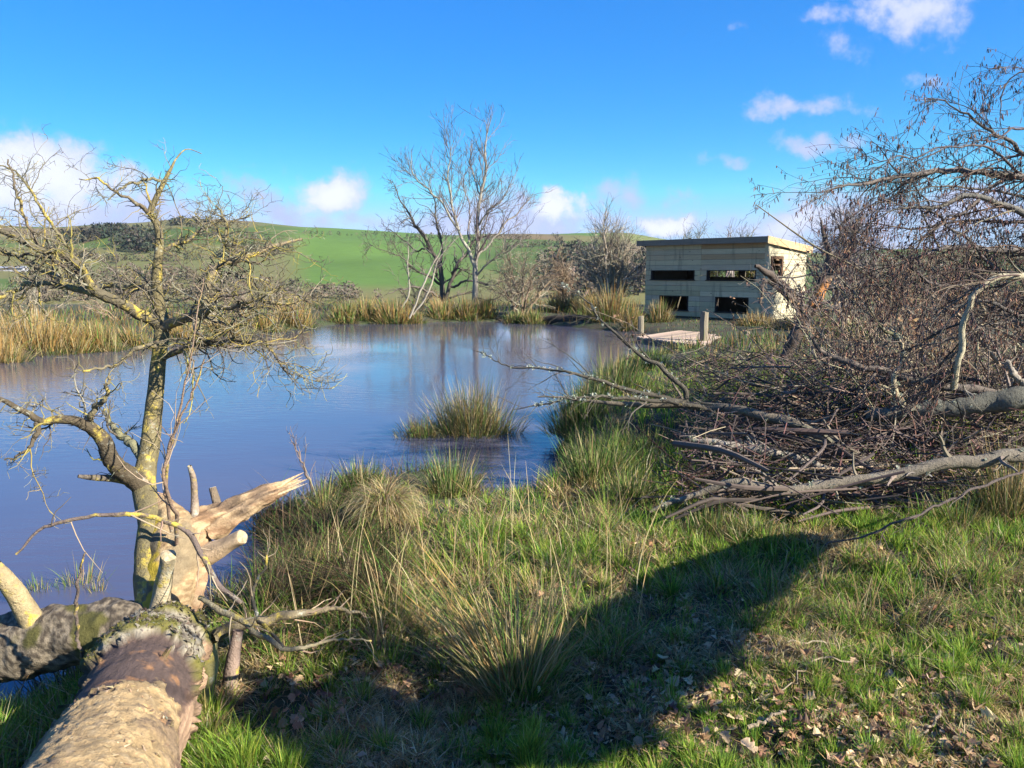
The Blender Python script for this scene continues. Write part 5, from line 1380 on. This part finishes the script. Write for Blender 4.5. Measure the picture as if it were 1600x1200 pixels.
# ------------------------------------------------------------------ alder with catkins, fallen in from the right
al = empty('alder_tree', (*P(1690, 640, 6.6)[:2], .3), 'sprawling alder with hanging purple catkins reaching in from the right', 'alder')
AL = [
    [(1760, 330, 6.4, .060), (1680, 290, 6.3, .052), (1600, 276, 6.2, .045), (1500, 266, 6.1, .036), (1420, 272, 6.0, .028), (1350, 285, 5.9, .018), (1290, 297, 5.8, .009), (1268, 300, 5.8, .004)],
    [(1700, 200, 6.6, .035), (1620, 240, 6.4, .03), (1570, 218, 6.3, .022), (1520, 182, 6.2, .014), (1480, 160, 6.2, .008), (1435, 156, 6.2, .004)],
    [(1720, 380, 6.2, .05), (1620, 345, 6.0, .042), (1530, 312, 5.9, .032), (1450, 318, 5.8, .02), (1400, 328, 5.8, .010), (1365, 345, 5.8, .004)],
    [(1700, 150, 6.8, .022), (1630, 110, 6.6, .014), (1590, 115, 6.5, .010), (1570, 140, 6.5, .009), (1565, 190, 6.4, .005)],
    [(1720, 470, 5.4, .04), (1600, 432, 5.2, .035), (1525, 452, 5.15, .032), (1508, 500, 5.15, .032), (1500, 545, 5.15, .034), (1488, 600, 5.2, .036)],
    [(1525, 452, 5.9, .025), (1450, 440, 5.9, .02), (1420, 408, 5.9, .014), (1385, 390, 5.9, .008), (1350, 385, 5.9, .005)],
    [(1700, 420, 6.6, .05), (1600, 395, 6.5, .04), (1500, 385, 6.4, .03), (1430, 402, 6.3, .016), (1385, 415, 6.2, .007)],
    [(1600, 276, 6.2, .02), (1540, 230, 6.1, .014), (1480, 235, 6.0, .01), (1400, 245, 5.9, .006), (1360, 250, 5.9, .003)],
    [(1530, 312, 5.9, .018), (1470, 350, 5.8, .013), (1420, 400, 5.8, .01), (1395, 450, 5.8, .006)],
    [(1720, 520, 6.0, .04), (1620, 500, 5.8, .03), (1540, 470, 5.7, .02), (1480, 482, 5.7, .010), (1430, 476, 5.7, .005)],
    [(1690, 640, 6.8, .16), (1700, 520, 6.7, .13), (1720, 420, 6.6, .10), (1740, 320, 6.5, .08), (1730, 200, 6.7, .05)],
    [(1740, 360, 7.2, .035), (1620, 350, 7.0, .028), (1520, 345, 6.9, .02), (1430, 360, 6.8, .013), (1360, 350, 6.7, .007), (1310, 362, 6.7, .003)],
    [(1740, 300, 7.4, .03), (1640, 310, 7.2, .024), (1560, 300, 7.1, .018), (1470, 290, 7.0, .012), (1390, 310, 6.9, .007), (1330, 330, 6.9, .003)],
    [(1740, 450, 7.0, .035), (1640, 440, 6.9, .028), (1560, 420, 6.8, .02), (1480, 430, 6.7, .014), (1410, 450, 6.7, .008), (1360, 480, 6.6, .004)],
    [(1740, 540, 6.0, .03), (1650, 520, 5.9, .024), (1580, 505, 5.8, .018), (1510, 520, 5.7, .013), (1440, 540, 5.7, .008), (1380, 530, 5.7, .004)],
    [(1740, 250, 6.0, .02), (1650, 215, 5.9, .016), (1590, 200, 5.8, .012), (1540, 225, 5.8, .008), (1500, 260, 5.8, .004)],
    [(1560, 420, 6.3, .02), (1490, 360, 6.2, .016), (1450, 320, 6.1, .012), (1420, 285, 6.0, .007)],
]
AP, AR = limbs(AL, 30, .02, .62)
ALC = [[.085, .066, .052], [.15, .12, .09], [.06, .046, .038], [.12, .085, .062]]
for i in range(len(AP)):
    g = Geo(); c_ = np.array([.34, .30, .20]) if i == 4 else jit([.12, .10, .088], 1, .15)[0]
    tubes(g, AP[i], AR[i], 10, c_, rnd=lambda V: 1 + .14 * (vnoise(V, 20, 3, 2) - .5) * 2)
    g.obj('trunk' if i == 10 else 'limb', M_BARK, al, smooth=True)
g = Geo()
A1, B1 = spawn(AP, AR, 300, (.25, .8), (.3, 1.0), 8, .13, rr=.40, rmin=.003, tr=(.05, 1), grav=.012, bias=np.array([-.25, 0, 0]))
A2, B2 = spawn(A1, B1, 2600, (.12, .42), (.3, 1.1), 4, .18, rr=.6, rmin=.0018, grav=.02)
A3, B3 = spawn(A2, B2, 4600, (.04, .16), (.3, 1.2), 2, .2, rr=.7, rmin=.0014, grav=.05)
for q in ((A1, B1, 4), (A2, B2, 3), (A3, B3, 3)):
    tubes(g, *q, pick(ALC, [1] * 4, len(q[0]), .2))
g.obj('twigs', M_TWIG, al, kind='stuff')
def catkins(g, src, n, Lr, rr_, cols, wts):
    i = rng.integers(0, len(src), n); k = rng.integers(1, src.shape[1], n)
    p0 = src[i, k]
    L = rng.uniform(*Lr, n)
    d = nz(np.column_stack([rng.normal(0, .22, n), rng.normal(0, .22, n), -np.ones(n)]))
    t = np.array([0, .2, .75, 1.0])
    Pn = p0[:, None] + d[:, None] * (t[None, :, None] * L[:, None, None])
    R = rr_ * np.array([.25, 1, .95, .2])[None] * rng.uniform(.7, 1.3, n)[:, None]
    tubes(g, Pn, R, 3, pick(cols, wts, n, .25))
g = Geo()
CK = [[.095, .045, .042], [.15, .075, .050], [.06, .034, .032], [.21, .115, .06]]
catkins(g, A3, 5600, (.018, .05), .0034, CK, [2, 2, 1.4, .7])
catkins(g, A2, 2600, (.018, .055), .0034, CK, [2, 2, 1.4, .7])
catkins(g, A3, 900, (.012, .02), .005, CK, [1, 1, 2, .4])
g.obj('catkins', M_CONE, al, kind='stuff')
# lower thicket of last year's brown growth
g = Geo()
n = 260
u = rng.uniform(1290, 1680, n); v = rng.uniform(440, 640, n); d = rng.uniform(6.6, 12, n)
st = np.array([P(a_, b_, c_) for a_, b_, c_ in zip(u, v, d)]); st[:, 2] = np.maximum(ground_h(st), 0) - .02
hgt = rng.uniform(.8, 1.9, n)
t = np.linspace(0, 1, 8)[None, :, None]
Pn = st[:, None] + t * np.column_stack([rng.normal(-.2, .7, n), rng.normal(0, .5, n), hgt])[:, None]
Pn[:, 1:] += rng.normal(size=(n, 7, 3)) * .04
R = rng.uniform(.004, .012, n)[:, None] * np.linspace(1, .25, 8)[None]
tubes(g, Pn, R, 4, pick([[.24, .19, .14], [.15, .115, .09], [.32, .26, .18]], [1, 1, 1], n, .2))
q = spawn(Pn, R, 1500, (.15, .6), (.3, 1.2), 5, .22, rr=.6, rmin=.0024, grav=.01); tubes(g, *q, 3, pick([[.24, .155, .105], [.17, .11, .08], [.32, .23, .15]], [1, 1, 1], 1500, .2))
gl = Geo(); N = 9000
i_ = rng.integers(0, len(q[0]), N); k_ = rng.integers(1, 6, N); b_ = q[0][i_, k_] + rng.normal(0, .02, (N, 3))
k = vnoise(b_, 1.6, 17, 2) > .44; b_ = b_[k]; N = len(b_)
d_ = nz(rng.normal(size=(N, 3)) + [0, 0, -.5]) * rng.uniform(.02, .06, (N, 1)); w_ = nz(np.cross(d_, rng.normal(size=(N, 3)))) * rng.uniform(.006, .016, (N, 1)); m_ = b_ + d_ * .5 + rng.normal(0, .006, (N, 3))
gl.add(np.stack([b_, m_ - w_, m_ + w_, b_ + d_], 1), f3=(np.arange(N)[:, None, None] * 4 + np.array([[0, 1, 2], [1, 3, 2]])).reshape(-1, 3), col=np.repeat(pick([[.23, .12, .07], [.30, .175, .095], [.14, .078, .055], [.38, .26, .14]], [1.5, 1.5, 1, .9], N, .25), 4, 0))
th = empty('alder_thicket', (*P(1480, 560, 8)[:2], .3), 'dense brown thicket of stems and dry leaves below the alder boughs', 'thicket')
for _ in range(16):
    d0 = rng.uniform(5.6, 8.5); u0 = rng.uniform(1380, 1720); v0 = rng.uniform(480, 600); du = rng.uniform(-230, 60); dv_ = rng.uniform(-190, -50)
    pl = cr(np.array([[*P(u0 + du * t_, v0 + dv_ * t_ + rng.normal(0, 9), d0 + rng.normal(0, .1)), lerp(.020, .006, t_) * rng.uniform(.6, 1)] for t_ in (0, .3, .6, 1)]), 20)
    gs = Geo(); tubes(gs, pl[:, :3], pl[:, 3], 7, jit([.27, .22, .15], 1, .25)[0], rnd=lambda V: 1 + .2 * (vnoise(V, 16, 3, 2) - .5) * 2); gs.obj('stem', M_BARK, th, smooth=True)
g.obj('stems', M_TWIG, th, kind='stuff'); gl.obj('dry_leaves', M_LEAF, th, kind='stuff')

# ------------------------------------------------------------------ brush pile and dead boughs
def lichen_tufts(q, n, parent):
    """grey-green leafy lichen sitting on a bough"""
    g = Geo(); k = rng.integers(2, len(q) - 2, n); m = 14
    off = nz(rng.normal(size=(n, 3)) + [0, 0, .4]) * q[k, 3:4]
    c = np.repeat(q[k, :3] + off, m, 0); o_ = np.repeat(nz(off), m, 0)
    N = n * m
    d = nz(o_ + rng.normal(0, .8, (N, 3))) * rng.uniform(.006, .022, (N, 1)); w_ = nz(rng.normal(size=(N, 3))) * rng.uniform(.003, .008, (N, 1))
    b_ = c + rng.normal(0, .007, (N, 3))
    g.add(np.stack([b_ - w_, b_ + w_, b_ + d + w_ * .7, b_ + d - w_ * .7], 1), f4=np.arange(N * 4).reshape(-1, 4), col=np.repeat(pick([[.36, .38, .30], [.27, .30, .22], [.42, .42, .34]], [1, 1, .6], N, .15), 4, 0))
    g.obj('lichen', M_LEAF, parent, kind='stuff')
def dead_branch(label, pts_, col, tw=(14, 40), tl=(.2, .6), lich=True, K=44, twcol=None, grav=0.0, name='dead_branch', cut=True, up=.02):
    q = cr(np.array([[*P(a[0], a[1], a[2]), a[3]] for a in pts_]), K)
    wob_ = rng.normal(size=(K, 3)) * .012; wob_[1:-1] = (wob_[:-2] + wob_[1:-1] + wob_[2:]) / 3; q[1:-1, :3] += wob_[1:-1]
    e = empty(name, q[0, :3], label, 'branch')
    g = Geo(); tubes(g, q[:, :3], q[:, 3], 11, col, rnd=lambda V: 1 + .2 * (vnoise(V, 16, 3, 4) - .5) * 2)
    g.obj('bough', M_DEADB if lich else M_BARK, e, smooth=True)
    g = Geo(); a_ = spawn(q[None, :, :3], q[None, :, 3], tw[0], tl, (.4, 1.0), 7, .16, up=up, rr=.45, rmin=.003, grav=grav, tr=(.1, 1))
    tubes(g, *a_, 5, jit(twcol if twcol is not None else col, tw[0], .15))
    b_ = spawn(*a_, tw[1], (tl[0] * .3, tl[1] * .5), (.4, 1.1), 4, .2, rr=.6, rmin=.0018, grav=grav)
    tubes(g, *b_, 3, jit(twcol if twcol is not None else col, tw[1], .15))
    g.obj('twigs', M_TWIG, e, kind='stuff')
    if lich: lichen_tufts(q, 34, e)
    return q
DB = np.array([.15, .125, .10]); DBG = np.array([.075, .066, .05])
dead_branch('long grey lichened bough lying across the front of the brush pile', [(1640, 705, 4.7, .045), (1600, 711, 4.7, .044), (1500, 722, 4.72, .042), (1400, 742, 4.75, .038), (1300, 757, 4.78, .035), (1230, 763, 4.8, .032), (1150, 755, 4.85, .028), (1100, 768, 4.9, .022), (1050, 785, 4.9, .016), (1015, 800, 4.9, .008)], np.array([.17, .145, .11]), (16, 50), (.08, .3))
dead_branch('thick dead bough running down from the mound to the turf', [(1480, 800, 5.0, .05), (1430, 772, 5.2, .052), (1370, 735, 5.5, .05), (1300, 695, 5.8, .048), (1245, 665, 6.0, .044), (1170, 645, 6.2, .040), (1090, 635, 6.4, .034), (1000, 632, 6.5, .024), (920, 625, 6.6, .014), (840, 620, 6.7, .006)], np.array([.165, .135, .095]), (14, 40), (.2, .6))
dead_branch('arched bare branch rising from the mound over the water', [(1072, 622, 6.3, .022), (1060, 600, 6.3, .02), (1030, 572, 6.35, .018), (990, 545, 6.4, .014), (950, 510, 6.5, .011), (925, 480, 6.6, .008), (895, 455, 6.7, .005), (870, 440, 6.8, .003)], DBG, (12, 34), (.2, .55))
dead_branch('long thin twiggy branch reaching left across the water', [(1075, 628, 6.3, .022), (1020, 618, 6.3, .02), (960, 603, 6.3, .016), (900, 585, 6.3, .012), (850, 577, 6.35, .009), (790, 572, 6.4, .006), (735, 545, 6.5, .003)], DBG, (16, 40), (.25, .6))
dead_branch('drooping twiggy branch whose tips bend to the island', [(1110, 640, 6.2, .02), (1040, 628, 6.1, .018), (970, 622, 6.05, .014), (910, 620, 6.0, .010), (850, 632, 6.0, .006), (800, 640, 6.0, .003)], DBG, (14, 36), (.2, .5), grav=.01)
dead_branch('straight dark branch slanting through the middle of the pile', [(1640, 632, 6.2, .045), (1600, 622, 6.2, .042), (1500, 607, 6.3, .038), (1420, 590, 6.4, .034), (1340, 570, 6.5, .028), (1290, 552, 6.6, .022), (1270, 530, 6.6, .012)], np.array([.14, .115, .095]), (16, 44), (.2, .6), lich=False)
dead_branch('thick mossy log on top of the pile at the right', [(1680, 610, 5.9, .10), (1600, 622, 5.9, .092), (1530, 632, 6.0, .08), (1460, 640, 6.1, .065), (1400, 648, 6.2, .06), (1350, 650, 6.3, .04)], np.array([.13, .125, .10]), (8, 20), (.1, .4))
dead_branch('weathered grey log half buried in the shaded pile', [(1300, 735, 5.4, .03), (1240, 715, 5.5, .035), (1170, 702, 5.6, .034), (1110, 692, 5.7, .026), (1070, 680, 5.8, .015)], np.array([.26, .225, .18]), (8, 20), (.1, .3))
dead_branch('forked pale stub in the middle of the pile', [(1420, 640, 6.2, .02), (1400, 615, 6.1, .026), (1398, 590, 6.1, .02), (1412, 560, 6.15, .014), (1400, 520, 6.2, .007)], np.array([.34, .28, .18]), (8, 20), (.1, .35))
dead_branch('thin dark twig crossing the turf at the right', [(1600, 735, 4.4, .008), (1520, 765, 4.3, .008), (1440, 800, 4.2, .007), (1370, 830, 4.15, .006), (1290, 852, 4.1, .004)], np.array([.09, .07, .06]), (10, 20), (.08, .3), lich=False)
dead_branch('white barkless stick at the right end of the pile', [(1600, 600, 5.4, .022), (1580, 580, 5.4, .02), (1572, 565, 5.4, .016)], np.array([.24, .21, .17]), (4, 6), (.05, .2), lich=False)
dead_branch('dark stick poking from the near shore into the water', [(650, 810, 6.2, .03), (690, 785, 6.3, .034), (720, 765, 6.4, .03), (752, 742, 6.5, .022)], np.array([.07, .05, .04]), (3, 4), (.05, .15), lich=False)
dead_branch('half-sunk log in the grass behind the fanned rushes', [(560, 880, 4.3, .03), (620, 885, 4.35, .05), (680, 890, 4.4, .055), (740, 905, 4.35, .04)], np.array([.16, .13, .10]), (3, 4), (.05, .15), lich=False)
dead_branch('dead upright shrublet on the shore left of the straw mound', [(488, 800, 5.6, .012), (487, 765, 5.6, .011), (478, 735, 5.6, .009), (468, 712, 5.6, .006), (455, 690, 5.6, .003)], np.array([.16, .12, .10]), (9, 30), (.1, .28), lich=False, up=.1)

bp = empty('brush_pile', (3.9, 7.9, .3), 'tangled pile of cut sticks and branches on the mound', 'brush pile')
n = 330
u = np.concatenate([rng.uniform(1120, 1620, n - 110), rng.uniform(1060, 1420, 110)]); v = np.concatenate([rng.uniform(555, 720, n - 110), rng.uniform(660, 790, 110)])
STC = pick([[.10, .078, .064], [.062, .047, .04], [.15, .12, .095], [.26, .20, .135]], [2, 2.2, 1, .35], n, .15)
for i in range(n):
    p = G(u[i], v[i], .55); p[2] = max(gz(p[0], p[1]), 0) + abs(rng.normal(.16, .15))
    L = rng.uniform(.25, 1.1); a_ = rng.normal(math.pi, .75) if rng.random() < .7 else rng.uniform(0, 6.28)
    dv = np.array([math.cos(a_), math.sin(a_), rng.normal(0, .22)])
    q = np.array([p - dv * L / 2, p + rng.normal(0, .04, 3), p + dv * L / 2])
    r = rng.uniform(.003, .012) if rng.random() < .85 else rng.uniform(.014, .026)
    k_ = cr(np.column_stack([q, [r, r * .9, r * .5]]), 7)
    k_[:, 2] = np.maximum(k_[:, 2], ground_h(k_[:, :2]) + .01)
    g = Geo(); tubes(g, k_[:, :3], k_[:, 3], 6, STC[i]); g.obj('stick', M_TWIG, bp)
g = Geo(); n = 7000                                 # fine dead twigs and dry leaves caught in the pile
u = rng.uniform(1060, 1640, n); v = rng.uniform(550, 780, n)
p = np.array([G(a_, b_, .5) for a_, b_ in zip(u, v)]); p[:, 2] = np.maximum(ground_h(p), 0) + np.abs(rng.normal(.10, .18, n))
a_ = rng.uniform(0, 6.28, n); L = rng.uniform(.06, .4, n)
dv = np.column_stack([np.cos(a_), np.sin(a_), rng.normal(.1, .4, n)]) * L[:, None]
Pn = np.stack([p, p + dv * .5 + rng.normal(0, .015, (n, 3)), p + dv], 1)
tubes(g, Pn, np.full((n, 3), .0035) * rng.uniform(.6, 1.5, (n, 1)), 3, pick([[.11, .08, .066], [.06, .045, .038], [.24, .19, .14], [.11, .055, .045]], [2, 2.6, .6, 1.2], n, .2))
g.obj('twigs', M_TWIG, bp, kind='stuff')
# loose sticks on the turf
for (pp, r, lab) in (([(1330, 1047), (1270, 1052), (1245, 1075), (1180, 1100)], .006, 'thin forked grey stick lying in the sunny turf'), ([(1470, 1120), (1445, 1155), (1400, 1168)], .009, 'tan bent stick near the bottom right corner'),
                     ([(1600, 1000), (1560, 985), (1530, 950), (1512, 930)], .010, 'pale crooked stick at the right picture edge'), ([(1230, 1020), (1300, 1012), (1370, 1012)], .006, 'straight thin stick on the turf right of the shadow'),
                     ([(1175, 1140), (1205, 1125), (1228, 1118)], .011, 'short thick bark stick in the lower turf'), ([(630, 1110), (680, 1060), (760, 1035)], .005, 'pale straw-thin stick in the shade below the fanned rushes'),
                     ([(1390, 965), (1440, 990), (1490, 1010)], .005, 'dark thin stick in the turf below the pile')):
    q = np.array([G(a_, b_, .36) for a_, b_ in pp]); q[:, 2] = ground_h(q) + .035
    k_ = cr(np.column_stack([q, np.linspace(r, r * .5, len(q)) * .7]), 14); k_[:, :3] += rng.normal(0, .006, (14, 3))
    g = Geo(); tubes(g, k_[:, :3], k_[:, 3], 7, jit([.22, .17, .125], 1, .15)[0]); g.obj('loose_stick', M_TWIG, label=lab, cat='stick')

# ------------------------------------------------------------------ unseen tree outside the picture, bent so that its shadow crosses the turf
tl = empty('shadow_tree', (3.75, -1.7, .3), 'unseen bowed trunk beyond the right picture edge, shaped to shade the turf', 'tree')
def shade(u, v, k):
    p = G(u, v, .34); return np.array([p[0] + SUN[0] * k, p[1] + SUN[1] * k, .34 + SUN[2] * k])
lt = np.array([[3.75, -1.7, .1, .26], [3.45, -.7, 1.7, .24], [*shade(470, 1125, 5.0), .20], [*shade(740, 1150, 4.4), .20], [*shade(895, 1065, 3.7), .19], [*shade(1020, 970, 3.0), .175], [*shade(1135, 895, 2.4), .145], [*shade(1240, 852, 2.0), .06]])
q = cr(lt, 60)
g = Geo(); tubes(g, q[:, :3], q[:, 3], 16, (.12, .10, .08), rnd=lambda V: 1 + .9 * (vnoise(V, 3.2, 3, 4) - .5)); g.obj('trunk', M_BARK, tl, smooth=True)
g = Geo(); a1 = spawn(q[None, :, :3], q[None, :, 3], 46, (.25, 1.0), (.4, 1.1), 8, .18, rr=.22, rmin=.010, tr=(.25, 1)); tubes(g, *a1, 6, (.12, .10, .08))
a2 = spawn(*a1, 160, (.2, .8), (.4, 1.0), 5, .2, rr=.6, rmin=.005); tubes(g, *a2, 4, (.12, .10, .08)); g.obj('crown', M_TWIG, tl, kind='stuff')

# ------------------------------------------------------------------ the thin air between here and the hill
g = Geo(); box(g, -6500, 6500, -80, 4300, -60, 190)
hm = bpy.data.materials.new('air'); hm.use_nodes = True
hm.node_tree.nodes.clear()
pv = hm.node_tree.nodes.new('ShaderNodeVolumePrincipled')
pv.inputs['Color'].default_value = (.75, .85, 1.0, 1)
pv.inputs['Density'].default_value = HAZE
pv.inputs['Anisotropy'].default_value = .3
mo = hm.node_tree.nodes.new('ShaderNodeOutputMaterial')
hm.node_tree.links.new(pv.outputs[0], mo.inputs['Volume'])
g.obj('haze', hm, kind='stuff')
